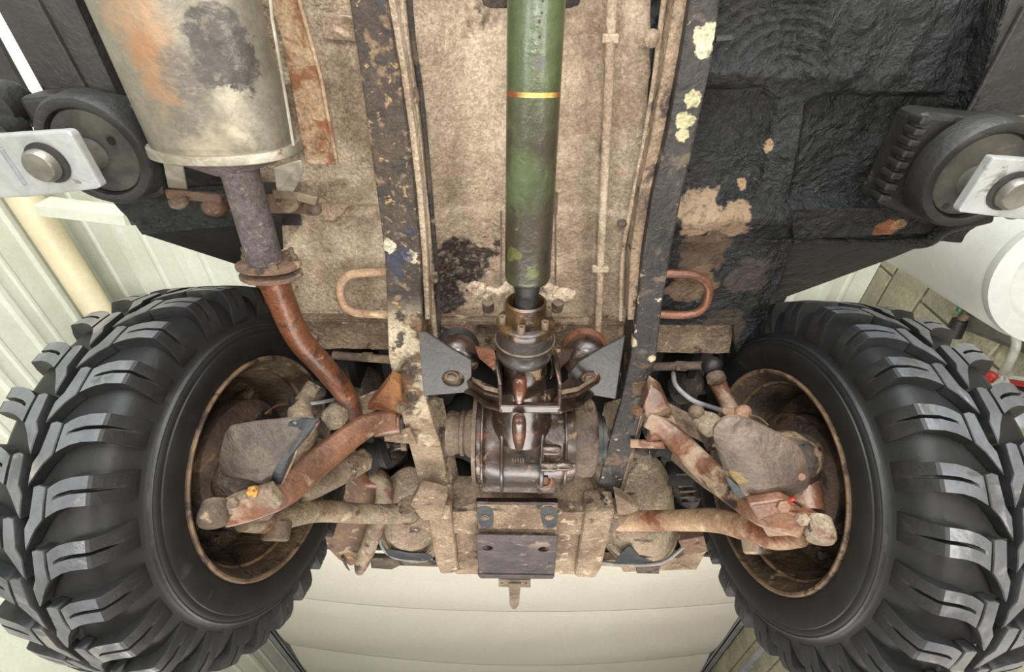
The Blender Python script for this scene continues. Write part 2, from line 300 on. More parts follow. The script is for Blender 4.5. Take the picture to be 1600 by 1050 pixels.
def shell(name,px,z,zc,mat,parent=None,th=.003,rings=8,power=2,rough=0,sp=5,**k):
    """dished sheet with the given outline; z at the edge, zc in the middle"""
    zs=z if isinstance(z,(list,tuple)) else [z]*len(px)
    pts=[P(a,b,q) for (a,b),q in zip(px,zs)]
    if sp>1:
        cl=pts[-1:]+pts+pts[:2]; s=cr([(p,1) for p in cl],sp); pts=[p for p,_ in s[sp:-sp-1]]
    n=len(pts); ce=sum(pts,Vector())/n; V=[];F=[]
    for lv in (0,th):
        b=len(V)
        for i in range(rings):
            rho=1-i/rings
            for p in pts:
                q=ce.lerp(p,rho); q.z+=(zc-(sum(zs)/len(zs)))*(1-rho**power)+lv
                if rough: q.z+=noise.noise(q*22)*rough*min(1,(1-rho)*4+.3); q.x+=noise.noise(q*31+Vector((3,1,2)))*rough*.5
                V.append(q)
        V.append(ce+Vector((0,0,zc-sum(zs)/len(zs)+lv)))
        for i in range(rings-1):
            for j in range(n): F.append((b+i*n+j,b+i*n+(j+1)%n,b+(i+1)*n+(j+1)%n,b+(i+1)*n+j))
        for j in range(n): F.append((b+(rings-1)*n+j,b+(rings-1)*n+(j+1)%n,b+rings*n))
    h=len(V)//2
    for j in range(n): F.append((j,(j+1)%n,h+(j+1)%n,h+j))
    return add(name,V,F,mat,parent,smooth=True,**k)
def sheet(name,q,z,nx,ny,mat,parent=None,hf=None,th=.004,**k):
    """four picture corners on level z, grid displaced upwards by hf(px,py,p)"""
    zs=z if isinstance(z,(list,tuple)) else [z]*4
    A,B,Cc,Dd=[P(a,b,s) for (a,b),s in zip(q,zs)]; V=[];F=[]
    for lv in (0,th):
        b=len(V)
        for j in range(ny+1):
            for i in range(nx+1):
                p=A.lerp(B,i/nx).lerp(Dd.lerp(Cc,i/nx),j/ny)
                if hf: x,y=proj(p); p=p+Vector((0,0,hf(x,y,p)))
                p.z+=lv; V.append(p)
        for j in range(ny):
            for i in range(nx):
                a=b+j*(nx+1)+i; F.append((a,a+1,a+nx+2,a+nx+1))
    h=len(V)//2; W=nx+1
    for i in range(nx): F.append((i,i+1,h+i+1,h+i)); F.append((ny*W+i,ny*W+i+1,h+ny*W+i+1,h+ny*W+i))
    for j in range(ny): F.append((j*W,(j+1)*W,h+(j+1)*W,h+j*W)); F.append((j*W+nx,(j+1)*W+nx,h+(j+1)*W+nx,h+j*W+nx))
    return add(name,V,F,mat,parent,smooth=True,**k)
def lump(name,cen,rad,mat,parent=None,amp=.25,fr=30,scale=(1,1,1),rings=12,n=16,**k):
    V=[];F=[]; cen=Vector(cen)
    for i in range(1,rings):
        for j in range(n):
            a=PI*i/rings;b=2*PI*j/n; d=Vector((math.sin(a)*math.cos(b)*scale[0],math.sin(a)*math.sin(b)*scale[1],math.cos(a)*scale[2]))
            V.append(cen+d*rad*(1+amp*noise.noise((cen+d*rad)*fr)*1.6))
    V.append(cen+Vector((0,0,rad*scale[2]))); V.append(cen-Vector((0,0,rad*scale[2])))
    for i in range(rings-2):
        for j in range(n): F.append((i*n+j,i*n+(j+1)%n,(i+1)*n+(j+1)%n,(i+1)*n+j))
    for j in range(n): F.append((len(V)-2,j,(j+1)%n)); F.append((len(V)-1,(rings-2)*n+(j+1)%n,(rings-2)*n+j))
    return add(name,V,F,mat,parent,smooth=True,**k)
def join_vf(lst):
    V=[];F=[]
    for v,f in lst:
        b=len(V); V+=list(v); F+=[tuple(i+b for i in q) for q in f]
    return V,F
Zu=Vector((0,0,1))
# ================================================================== SETTING
HC=2.1; WL,WR=-2.2,1.78
def boxw(x0,x1,y0,y1,z0,z1):
    V=[Vector((x,y,z)) for x in(x0,x1) for y in(y0,y1) for z in(z0,z1)]
    return V,[(0,1,3,2),(4,6,7,5),(0,4,5,1),(2,3,7,6),(0,2,6,4),(1,5,7,3)]
fl=add('floor',*boxw(WL-.1,WR+.2,-4,7.6,-.1,0),m_floor); fl['kind']='structure'
# cladding: every profiled sheet is a piece, with a raised rib at its edge
def clad_sheet(parent,u0,u1,wall):
    prof=[(u0,0),(u0+.006,.0),(u0+.012,.02),(u0+.035,.02),(u0+.045,0),(u0+.5*(u1-u0)-.01,0),(u0+.5*(u1-u0),.006),(u0+.5*(u1-u0)+.012,.006),(u0+.5*(u1-u0)+.022,0),(u1,0)]
    V=[];F=[]
    for y in(-4,7.6):
        for lv in(0,-.02):
            for u,h in prof:
                V.append(Vector((u,y,CZ+HC-h-lv)) if not wall else Vector((WL+h+lv,y,u)))
    n=len(prof)
    for i in range(n-1):
        F.append((i,i+1,2*n+i+1,2*n+i)); F.append((n+i,n+i+1,3*n+i+1,3*n+i))
    for i in (0,n-1): F.append((i,n+i,3*n+i,2*n+i))
    F.append(tuple(list(range(n))+list(range(2*n-1,n-1,-1)))); F.append(tuple(2*n+i for i in list(range(n))+list(range(2*n-1,n-1,-1))))
    add('cladding_panel',V,F,m_clad,parent)
cl=add('ceiling',*boxw(WL-.1,WR+.2,-4,7.6,CZ+HC+.021,CZ+HC+.1),m_clad); cl['kind']='structure'
u=WL
while u<WR-.01: clad_sheet(cl,u,min(u+.25,WR),False); u+=.25
wl=add('wall_left',*boxw(WL-.12,WL-.021,-4,7.6,0,CZ+HC+.1),m_clad); wl['kind']='structure'
u=0
while u<CZ+HC-.01: clad_sheet(wl,u,min(u+.22,CZ+HC),True); u+=.22
wr=add('wall_right',*boxw(WR+.015,WR+.2,-4,7.6,0,CZ+HC+.1),m_mortar); wr['kind']='structure'
base=None
row=0; z=.0
while z<CZ+HC-.03:
    z1=min(z+.19,CZ+HC); y=-1.2-(row%2)*.2
    while y<6.2:
        if z>1.0:
            if base is None or z1-z<.18: 
                base_l=add('concrete_block',*boxw(WR-.002,WR+.02,y,y+.388,z+.001,z1-.004),m_block,wr,bevel=.003,seg=1)
                if z1-z>=.18: base=base_l; b0=(y,z)
            else:
                o=base.copy(); COL.objects.link(o); o.parent=wr; o.location=(random.uniform(-.003,.003),y-b0[0],z-b0[1])
        y+=.4
    z+=.2; row+=1
wf=add('wall_front',*boxw(WL-.1,WR+.2,7.5,7.65,0,CZ+HC+.1),m_clad); wf['kind']='structure'
# overhead sectional door, seen from below beyond the bumper
HD=1.55
od=T('overhead_door','white sectional garage door parked open under the ceiling beyond the bumper','door',(0,3.6,CZ+HD))
xl,xr=-1.90,1.70
for i in range(5):
    y0=1.55+i*1.04; V=[];F=[]; n=28; m_=8
    for lv in(0,.02):
        for j in range(m_+1):
            for k in range(n+1):
                x=xl+(xr-xl)*k/n; yy=y0+1.036*j/m_; q=j/m_; e=(2*k/n-1)**2
                zz=CZ+HD-.115*(1-e)-.012*math.sin(PI*q)+(.006 if j in(0,m_) else 0)+.004*math.sin(yy*9+x*2)+lv
                V.append(Vector((x,yy,zz)))
        b=len(V)//2 if lv else 0
        for j in range(m_):
            for k in range(n):
                a=b+j*(n+1)+k; F.append((a,a+1,a+n+2,a+n+1))
    add('door_section',V,F,m_door,od,smooth=True)
for s,x in((-1,xl-.06),(1,xr+.035)):
    tr=T('door_track','blue-grey steel track along the %s edge of the overhead door'%('left' if s<0 else 'right'),'rail',(x,3.6,CZ+HD))
    add('rail',*join_vf([boxw(x-.03,x+.03,1.4,6.6,CZ+HD-.03,CZ+HD-.024),boxw(x+s*.024,x+s*.03,1.4,6.6,CZ+HD-.03,CZ+HD+.05),boxw(x-s*.03,x-s*.024,1.4,6.6,CZ+HD-.03,CZ+HD-.005)]),m_track,tr)
    for y in(1.6,3.4,5.2): add('hanger',*boxw(x-.012,x+.012,y,y+.03,CZ+HD+.03,CZ+HC-.021),m_track,tr)
# longitudinal pipes and strips on the left
y0,y1=-1.6,6.5
def along(px,py,z,ya,yb):                # a line parallel to the vehicle through a picture point
    p=P(px,py,z); return Vector((p.x,ya,p.z)),Vector((p.x,yb,p.z))
a,b=along(98,400,1.93,-1.5,6.5)
dp=T('cream_conduit','thick cream pipe running along the left wall behind the lift pad','pipe',a)
tube('pipe',[(a,.062),(b,.062)],m_creampipe,dp,n=24,sub=1)
for y in(.6,2.2,4): lathe('collar',[(-.02,.07),(.02,.07)],(a.x,y,a.z),(0,1,0),m_creampipe,dp)
a,b=along(35,105,1.9,-1.5,.6)
o=beam('light_batten',a,b,.14,.05,m_lamp); tag(o,'pale lit batten light in the gap beside the black sill','lamp')
# transverse white rail near the tyre
o=beam('cross_rail',P(70,322,1.9),P(205,338,1.9),.05,.09,m_clad); tag(o,'pale horizontal rail fixed under the left pad','rail')
# ================================================================== BODY
body=T('vehicle_body','underside of the vehicle body in tan dust and black underseal','car',(0.01,.3,CZ+.88))
def bump_n(p,a=.0015,s=30): return noise.noise(p*s)*a
def sd_rr(x,y,poly):                     # signed distance to convex polygon in picture units (negative inside)
    d=-1e9
    n=len(poly)
    for i in range(n):
        x0,y0=poly[i];x1,y1=poly[(i+1)%n]; ex,ey=x1-x0,y1-y0; l=math.hypot(ex,ey); d=max(d,((x-x0)*ey-(y-y0)*ex)/l)
    return d
def smooth(a,b,x):
    t=max(0,min(1,(x-a)/(b-a))); return t*t*(3-2*t)
# left tan pan
def hl(x,y,p):
    h=bump_n(p)+bump_n(p,.0008,90)
    h+=.012*smooth(318,326,y)-.006*math.exp(-((y-128)/5)**2)-.004*math.exp(-((y-335)/6)**2)
    return h
sheet('left_floor_panel',[(395,-60),(620,-60),(640,502),(415,502)],.86,70,110,m_tan,body,hl)
def ht(x,y,p):
    cx=825+ (y)*0; t=(x-cx)/170
    h=.03*(1-smooth(.55,1.0,abs(t)))+bump_n(p,.003,16)+bump_n(p,.0012,70)
    h-=.008*smooth(330,338,y)
    h-=.010*math.exp(-((x-(705-.05*y+ (15 if y>330 else 0)))/10)**2)*0
    h+=.006*math.exp(-((x-(770-0.01*y))/6)**2)
    return h
sheet('tunnel_panel',[(600,-60),(1075,-60),(1010,505),(650,505)],.86,120,120,m_tun,body,ht)
RA=[(1040,138),(1195,138),(1212,160),(1185,305),(1165,318),(1050,310)]
RB=[(1262,165),(1290,148),(1480,150),(1480,330),(1235,312)]
def hr(x,y,p):
    h=bump_n(p,.004,18)+bump_n(p,.0025,60)+bump_n(p,.001,150)
    h+=.016*(1-smooth(-6,6,sd_rr(x,y,RA[::1])))+.016*(1-smooth(-7,7,sd_rr(x,y,RB)))
    h-=.010*math.exp(-((y-(112+.02*(x-1100)))/16)**2)*(1 if x<1330 else .2)
    # swirled undercoat strokes
    dx,dy=x-1235,y-150; r=math.hypot(dx,dy)
    if y<130 and x<1300: h+=.002*math.sin(r*.35+noise.noise(p*20)*2)
    h+=.0025*math.sin((x*.86+y*.5)*.11+noise.noise(p*12)*3)*smooth(1240,1300,x)
    h-=.022*math.exp(-((y-338)/20)**2)+.0*x
    return h
sheet('right_floor_panel',[(1020,-70),(1660,-70),(1500,378),(1005,378)],.83,170,120,m_blk,body,hr)
def hr2(x,y,p):
    return bump_n(p,.004,25)+bump_n(p,.0015,80)-.006*math.exp(-((x-(1240-.33*(y-370)-35))/12)**2)-.006*math.exp(-((y-372)/5)**2)
sheet('right_toe_panel',[(1005,370),(1246,370),(1190,502),(985,502)],[.835,.835,.86,.86],70,50,m_blk,body,hr2)
# lips / front closing member below the pans
def hc(x,y,p): return bump_n(p,.005,22)+bump_n(p,.002,70)
sheet('closing_member',[(470,494),(1150,494),(1140,552),(500,545)],.868,150,14,m_cross,body,hc,th=.03)
slab('panel_lip',[(470,496),(640,498),(640,504),(475,503)],.856,.02,m_cross,body)
slab('panel_lip',[(668,501),(985,503),(985,508),(668,508)],.856,.02,m_cross,body)
slab('panel_lip',[(1015,500),(1192,498),(1150,553),(1146,508),(1015,508)],.853,.02,m_blk,body)
# toe boards and wheel-arch walls
def quad(name,pts,mat,parent=body,th=.004,n=1,**k):
    A,B,Cc,Dd=pts; nrm=(B-A).cross(Dd-A).normalized()*th; V=[];F=[]
    V=[A,B,Cc,Dd]+[p+nrm for p in(A,B,Cc,Dd)]
    return add(name,V,[(0,1,2,3),(7,6,5,4),(0,4,5,1),(1,5,6,2),(2,6,7,3),(3,7,4,0)],mat,parent,**k)
quad('right_arch_wall',[P(1242,373,.835),P(1468,372,.815),P(1400,401,.86),P(1212,470,1.0)],m_blk)
quad('right_arch_side',[P(1243,371,.835),P(1212,472,1.0),P(1140,560,1.05),P(1192,500,.86)],m_blk)
# rear lip of the right front wing
tube('right_wing_lip',[(P(1240,376,.828),.006),(P(1380,380,.815),.008),(P(1445,377,.80),.012),(P(1478,356,.79),.012),(P(1545,340,.79),.010)],m_blk,body)
sheet('right_wing_base',[(1236,330),(1545,318),(1480,362),(1240,374)],[.80,.79,.795,.82],50,12,m_blk,body,lambda x,y,p:bump_n(p,.005,25)+bump_n(p,.002,80))
# left body: black underside, sill and arch
def hb(x,y,p): return bump_n(p,.003,20)+bump_n(p,.001,70)-.004*math.exp(-((x-(62+.53*y))/3)**2)
sheet('left_floor_black',[(-10,-80),(470,-80),(470,352),(205,352)],.865,90,70,m_sill,body,hb)
sheet('left_beam',[(176,316),(440,300),(438,346),(224,366)],.80,60,12,m_blk,body,lambda x,y,p:bump_n(p,.004,30)+bump_n(p,.0015,90),th=.05)
quad('left_arch_wall',[P(224,366,.81),P(440,344,.81),P(445,436,.95),P(372,414,.93)],m_dark)
quad('left_arch_side',[P(395,345,.86),P(440,500,.88),P(470,560,1.1),P(400,470,1.1)],m_blk)
quad('left_sill',[P(-60,-90,.80),P(70,-90,.80),P(185,150,.80),P(72,150,.80)],m_sill,th=.02)
quad('left_sill_inner',[P(70,-90,.80),P(185,160,.80),P(215,160,.87),P(110,-90,.87)],m_sill)
quad('right_sill',[P(1590,-60,.79),P(1720,-60,.79),P(1640,180,.79),P(1518,180,.79)],m_sill,th=.02)
quad('right_sill_inner',[P(1590,-60,.79),P(1518,180,.79),P(1480,175,.84),P(1550,-60,.84)],m_blk)
tube('sill_seam',[(P(1602,10,.786),.003),(P(1512,176,.786),.003)],m_sill,body,n=8,sub=1)
tube('sill_seam',[(P(58,0,.796),.0025),(P(140,150,.796),.0025)],m_sill,body,n=8,sub=1)
# added dark panels that block light through the engine bay gaps
add('engine_bay_light_screen',*join_vf([boxw(-.44,.47,.66,1.62,CZ+1.12,CZ+1.14),boxw(-.80,.82,1.27,1.72,CZ+1.10,CZ+1.115),boxw(-.80,.82,1.70,1.72,CZ+.885,CZ+1.11),boxw(-.44,-.42,.76,1.5,CZ+.93,CZ+1.12),boxw(.45,.47,.76,1.5,CZ+.93,CZ+1.12),boxw(-.44,.47,.70,.72,CZ+.91,CZ+1.12)]),m_dark,body)
# wheel-house covers over the tyres
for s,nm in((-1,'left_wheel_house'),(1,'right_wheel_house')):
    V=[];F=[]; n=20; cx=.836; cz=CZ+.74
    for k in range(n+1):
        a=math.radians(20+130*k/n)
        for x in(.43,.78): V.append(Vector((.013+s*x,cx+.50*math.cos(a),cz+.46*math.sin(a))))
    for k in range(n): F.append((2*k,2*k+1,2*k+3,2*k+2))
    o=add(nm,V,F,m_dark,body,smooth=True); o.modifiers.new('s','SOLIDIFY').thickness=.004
# ---- small body fittings
# ridge tubes on the tunnel
t=T('conduit_tube','long dusty tan tube running down the tunnel right of the green shaft','pipe',P(945,200,.83))
tube('tube',[(P(957,-40,.835),.0078),(P(950,150,.835),.0078),(P(942,330,.835),.0078),(P(934,520,.835),.0075)],m_tun,t)
for (x,y) in((953,60),(938,420)): beam('clip',P(x-13,y,.832),P(x+13,y,.832),.012,.012,m_tun,t)
# torn flap under the left floor
o=shell('torn_flap',[(468,318),(500,322),(545,318),(538,330),(520,345),(492,342),(470,335)],.83,.835,m_tan,None,th=.002,rough=.006,sp=1)
tag(o,'torn tan flap of dried underseal beside the exhaust hanger','flap')
# ================================================================== CHASSIS FRAME
fr=T('chassis_frame','long twin-rail steel chassis frame with peeling black and cream paint','frame',(.015,.5,CZ+.75))
def rail(name,st,zz,h,mat,**k):
    V=[];F=[]
    for i,(y,x0,x1,*zo) in enumerate(st):
        z=zo[0] if zo else zz
        a=P(x0,y,z); b=P(x1,y,z); b.y=a.y
        V+= [a,b,b+Zu*h,a+Zu*h]
        if i:
            q=(i-1)*4
            for j in range(4): F.append((q+j,q+(j+1)%4,q+4+(j+1)%4,q+4+j))
    F.append((3,2,1,0)); e=len(V)-4; F.append((e,e+1,e+2,e+3))
    return add(name,V,F,mat,fr,bevel=.004,seg=2,**k)
rail('rail',[(-70,530,592),(0,545,603),(100,560,621),(200,574,636),(300,588,648),(400,601,657),(470,604,658),(560,607,661),(620,620,664),(700,640,690),(780,662,704)],.75,.085,m_raill,label='left chassis rail, black paint flaking to cream and rust')
rail('rail',[(-70,1090,1138),(0,1078,1126),(100,1062,1112),(200,1045,1090),(300,1020,1067),(400,1004,1048),(470,997,1036),(560,985,1026),(620,972,1008),(700,950,990),(790,927,962)],.75,.085,m_railr,label='right chassis rail, black paint with pale flaked patches')
bolt(P(1118,62,.80),Vector((1,-.1,-.1)),.005,.022,m_railr,fr,name='rail_stud',washer=False)
# inner flange strips of the rails
def strip(name,pts,w,h,mat,parent,**k):
    V=[];F=[]
    pts=[Vector(p) for p in pts]
    for i,p in enumerate(pts):
        t=(pts[min(i+1,len(pts)-1)]-pts[max(i-1,0)]).normalized(); s=t.cross(Zu).normalized()
        V+=[p-s*w/2,p+s*w/2,p+s*w/2+Zu*h,p-s*w/2+Zu*h]
        if i:
            q=(i-1)*4
            for j in range(4): F.append((q+j,q+(j+1)%4,q+4+(j+1)%4,q+4+j))
    F.append((3,2,1,0)); e=len(V)-4; F.append((e,e+1,e+2,e+3))
    return add(name,V,F,mat,parent,bevel=.0015,seg=1,**k)
strip('inner_flange',[P(x,y,.765) for x,y in((598,-60),(610,0),(628,100),(643,200),(655,300),(663,400),(668,500))],.010,.05,m_tan,fr)
strip('inner_flange',[P(x,y,.765) for x,y in((1078,-60),(1066,0),(1048,100),(1030,200),(1008,300),(993,400),(988,500))],.018,.05,m_cross,fr)
# lower tan sides of the rails beside the differential
quad('rail_web',[P(664,618,.752),P(704,785,.752),P(722,778,.80),P(690,622,.80)],m_cross,fr,label='tan dusty inner web')
quad('rail_web',[P(972,622,.752),P(927,790,.752),P(912,780,.80),P(945,630,.80)],m_cross,fr)
quad('rail_edge',[P(1008,620,.752),P(962,790,.752),P(966,790,.78),P(1014,622,.78)],m_cross,fr)
# brake pipes on the left rail
for nm,off,lab in(('brake_pipe',0,'brown brake pipe clipped along the inner side of the left rail'),('fuel_pipe',13,'second thinner pipe beside the brake pipe on the left rail')):
    t=T(nm,lab,'pipe',P(650,200,.79))
    pts=[(622+off,-60),(632+off,60),(645+off,150),(657+off*.9,260),(668+off*.7,360),(672+off*.9,440),(681+off*.4,530)]
    tube('pipe',[(P(x,y,.80),.0062 if not off else .0045) for x,y in pts],m_grime if off else m_tan,t)
    if not off:
        for (x,y) in((643,148),(672,432)): beam('pipe_clip',P(x-9,y,.795),P(x+12,y,.795),.020,.018,m_cross,t)
t=T('right_rail_pipe','thin dusty pipe tucked along the inner side of the right rail','pipe',P(1010,150,.80))
tube('pipe',[(P(x,y,.80),.004) for x,y in((1045,-60),(1030,60),(1020,140),(1003,240),(985,330),(973,400),(970,500))],m_tan,t)
lump('fitting',P(1020,60,.80),.010,m_tan,t,.3)
lump('fitting',P(972,350,.80),.010,m_grime,t,.4)
# ================================================================== PROPELLER SHAFT
def on(y,zc=None): return None
SX=.0185
def axis_pt(Y): return Vector((SX-.004*(Y),Y,CZ+.725-.16*Y if Y<.45 else CZ+.653))
ps=T('propeller_shaft','olive green propeller shaft with red stripe, scuffed and oily','shaft',axis_pt(.2))
dirv=(axis_pt(.43)-axis_pt(-.2)).normalized()
A0=axis_pt(-.25); Ls=(axis_pt(.415)-A0).length
lathe('tube',[(0,.036),(Ls-.012,.036),(Ls-.004,.0335),(Ls,.027)],A0,dirv,m_green,ps,40)
yb=None
for q in range(200):                      # stripe where the photo shows it
    p=axis_pt(q*.003-.05)
    if proj(p-Zu*.036)[1]>155: yb=p; break
lathe('painted_band',[(-.003,.0362),(.003,.0362)],yb,dirv,m_stripe,ps,40)
A1=axis_pt(.415)
lathe('neck',[(-.01,.024),(.01,.021),(.02,.019),(.045,.019),(.048,.021),(.066,.021)],A1,dirv,m_rub,ps,24)
# weld seam beads down the tube
bd=[]
for i in range(22):
    p=axis_pt(-.02+i*.0075+random.uniform(-.003,.003)); bd.append(lathe_vf([(-.0012,.0008),(0,.0012+random.random()*.0018),(.001,.0006)],p-Zu*.0362+Vector((.004+random.uniform(-.003,.003),0,.0004)),Zu,6))
add('weld_seam',*join_vf(bd),m_cast,ps,smooth=True)
# ================================================================== CV JOINT
cv=T('drive_flange','bolted brass-brown drive flange with rubber boot joining shaft and differential','joint',(SX,.5,CZ+.655))
Yv=Vector((0,1,-.05)).normalized(); CC=Vector((SX-.003,0,CZ+.655))
def cvp(y): return CC+Vector((0,y,0))
V,F=lathe_vf([(0,.034),(.0,.029),(.03,.029)],cvp(.448),Yv,32,cap=False)
lathe('collar',[(.03,.026),(.002,.028),(-.001,.0305),(.002,.034),(.014,.034),(.040,.0355)],cvp(.448),Yv,m_brass,cv,36,cap=False)
lathe('flange',[(0,.028),(0,.046),(.003,.0495),(.015,.0495),(.018,.048)],cvp(.486),Yv,m_brass,cv,40,cap=False)
lathe('boot',[(0,.047),(.004,.049),(.016,.049),(.022,.051),(.026,.0515),(.030,.049),(.033,.043),(.045,.044),(.050,.049),(.056,.048),(.062,.045),(.064,.03)],cvp(.503),Yv,m_boot,cv,40)
lathe('clamp_ring',[(0,.0495),(0,.0525),(.004,.0525),(.004,.0495)],cvp(.525),Yv,m_bolt,cv,40,cap=False)
for k in range(6):
    a=math.radians(20+60*k); q=cvp(.487)+Vector((math.cos(a)*.041,0,math.sin(a)*.041))
    V,F=lathe_vf([(-.014,.0028),(-.016,.0036),(-.016,.0062),(-.013,.0066),(0,.0066)],q,Yv,14,cap=False)
    V2,F2=lathe_vf([(-.010,.0035),(-.010,.0001)],q,Yv,14,cap=False)
    add('socket_bolt',*join_vf([(V,F),lathe_vf([(-.016,.0035),(-.010,.0033),(-.010,.0002)],q,Yv,14,cap=False)]),m_bolt,cv,smooth=True)
# ================================================================== DIFFERENTIAL
df=T('differential','oily brown cast differential housing with ribs between the chassis rails','differential',(.04,.84,CZ+.70))
DC=Vector((0,.845,CZ+.70)); X1=Vector((1,0,0))
def xat(px,y=.80,z=.615):                 # lateral position of a picture column at the case's lower front
    v=ray(px,700); t=y/v.y; return v.x*1.0*t
xs=lambda px:(px-800)/FPX*1.035
case=lathe_vf([(xs(738),.05),(xs(738),.088),(xs(743),.098),(xs(756),.101),(xs(758),.103),(xs(776),.106),(xs(840),.107),(xs(880),.102),(xs(892),.097),(xs(893),.05)],DC,X1,48)
add('housing',*case,m_oily,df,smooth=True)
lathe('end_cap',[(xs(892),.06),(xs(892),.088),(xs(905),.09),(xs(922),.086),(xs(927),.078),(xs(927),.04)],DC+Vector((0,-.005,0)),X1,m_cast,df,40)
for px,w_,rr in((752,.006,.110),(782,.008,.118),(841,.009,.120),(876,.006,.112)):
    lathe('rib',[(xs(px)-w_/2,.09),(xs(px)-w_/2,rr-.002),(xs(px)-w_/4,rr),(xs(px)+w_/4,rr),(xs(px)+w_/2,rr-.002),(xs(px)+w_/2,.09)],DC,X1,m_oily,df,48)
lathe('flange_lip',[(xs(738)-.002,.094),(xs(738)-.002,.103),(xs(738)+.006,.103)],DC,X1,m_cast,df,48)
lathe('output_stub',[(xs(738)+.01,.060),(xs(727),.052),(xs(722),.046),(xs(720),.050),(xs(715),.050),(xs(713),.044),(xs(700),.050),(xs(693),.048)],DC+Vector((0,-.01,0)),X1,m_cast,df,32)
lathe('output_stub',[(xs(925),.06),(xs(936),.06),(xs(938),.05),(xs(944),.05)],DC,X1,m_rub,df,32)
# nose
np0=cvp(.566); np1=Vector((SX-.004,.77,CZ+.675))
V,F=tube_vf([(np0,.036),(np0.lerp(np1,.15),.042),(np0.lerp(np1,.5),.050),(np1,.066)],28,5); add('nose',V,F,m_oily,df,smooth=True)
# flat lower ledge with bosses, drain plug
beam('sump_ledge',Vector((xs(744),.938,CZ+.652)),Vector((xs(872),.938,CZ+.652)),.034,.05,m_oily,df,bevel=.008)
for px in(752,782,841,872): beam('stud_fin',Vector((xs(px),.915,CZ+.64)),Vector((xs(px),.972,CZ+.668)),.008,.03,m_cast,df,bevel=.003)
def fin(px0,py0,px1,py1,z0,z1,w_,mat,nm='cast_fin'):
    a=P(px0,py0,z0);b=P(px1,py1,z1); pts=[(a,w_*.55),(a.lerp(b,.12),w_),(a.lerp(b,.6),w_),(b,w_*.6)]
    return tube(nm,pts,mat,df,n=16,sub=5,flat=1)
m_fin=M('oily_rust_fin',c(96,56,36),c(66,42,32),20,[(c(40,30,26),24,.56,.1,.2)],.2,.2,.4,70,.002,coat=.6)
fin(812,588,811,628,.612,.600,.0125,m_fin); fin(811,650,811,700,.582,.586,.0125,m_fin)
lathe('drain_plug',[(0,.02),(.010,.02),(.013,.016),(.012,.011),(.006,.010)],P(851,749,.60)+Vector((0,0,0)),Vector((0,-.85,-1)),m_rust,df,24)
bolt(P(851,749,.592),Vector((0,-.85,-1)),.008,.006,m_rust,df,washer=False)
for px,py,r in((862,703,.011),(858,728,.012),(880,728,.010)):
    p=P(px,py,.59); lathe('side_bolt',[(-.016,r*.9),(-.01,r),(.01,r),(.018,r*.7)],p,X1,m_oily,df,16)
lathe('side_bolt_end',[(0,.006),(.018,.006)],P(884,728,.59),X1,m_oily,df,10)
# cast date characters (raised, unreadable foundry marks)
for i in range(5): beam('casting_mark',P(801+i*4,716+ (i%2)*1.5,.588),P(802+i*4,722,.587),.0022,.002,m_cast,df,bevel=0)
# cradle arms
cr_=T('differential_cradle','oily forked mounting cradle holding the differential nose between two bushes','bracket',P(815,610,.66))
def tri(pts,h,nm='arm',mat=m_oily,par=None,w_=.012):
    for i in range(len(pts)-1): beam(nm,pts[i],pts[i+1],w_,h,mat,par or cr_,bevel=.004)
slab('cradle_arm',[(700,590),(737,594),(760,610),(783,616),(783,642),(757,635),(736,616),(700,606)],[.70,.66,.62,.60,.60,.62,.66,.70],.014,m_oily,cr_,bevel=.003)
slab('cradle_arm',[(940,592),(893,594),(872,612),(850,618),(850,643),(880,641),(906,634),(938,606)],[.70,.66,.62,.60,.60,.60,.63,.69],.014,m_oily,cr_,bevel=.003)
for off,zz in((0,0),(9,.004)):
    strip('ledge',[P(738,604-off,.652+zz),P(757,616-off*.8,.61+zz),P(781,622-off*.8,.596+zz)],.005,.010,m_bolt if off else m_oily,cr_)
    strip('ledge',[P(930,602-off,.66+zz),P(904,618-off*.8,.62+zz),P(874,624-off*.8,.596+zz)],.005,.010,m_bolt if off else m_oily,cr_)
strip('front_lip',[P(698,604,.695),P(736,617,.653),P(757,636,.612),P(783,643,.592),P(878,645,.592),P(907,636,.622),P(940,606,.69)],.006,.016,m_oily,cr_)
slab('cross_bar',[(781,634),(876,636),(876,646),(781,645)],.592,.012,m_oily,cr_)
strip('nose_rib',[P(776,566,.645),P(781,600,.605),P(782,645,.590)],.007,.05,m_oily,cr_)
strip('nose_rib',[P(868,566,.645),P(875,600,.605),P(874,645,.590)],.007,.05,m_oily,cr_)
slab('upper_web',[(742,543),(772,548),(777,572),(781,588),(748,560)],[.70,.68,.65,.63,.68],.006,m_rust,cr_)
slab('upper_web',[(896,548),(858,548),(862,575),(860,590),(890,562)],[.70,.68,.65,.63,.68],.006,m_oily,cr_)
strip('web_edge',[P(745,553,.69),P(765,572,.66),P(782,592,.62)],.006,.014,m_oily,cr_)
strip('web_edge',[P(893,556,.69),P(878,573,.66),P(860,592,.62)],.006,.014,m_oily,cr_)
for s in(-1,1):
    cb=P(716,560,.715) if s<0 else P(914,561,.715); axb=Vector((-s*.15,-.30,-.95)).normalized()
    bs=T('bush','round rubber-metal bush on the %s arm of the differential cradle'%('left' if s<0 else 'right'),'bush',cb)
    lathe('dome',[(-.035,.040),(-.004,.044),(.010,.040),(.018,.030),(.022,.02)],cb,axb,m_oily,bs,32)
    lathe('rubber_ring',[(-.062,.034),(-.059,.044),(-.053,.046),(-.047,.042),(-.043,.045),(-.035,.040)],cb,axb,m_rub if s<0 else m_rust,bs,32)
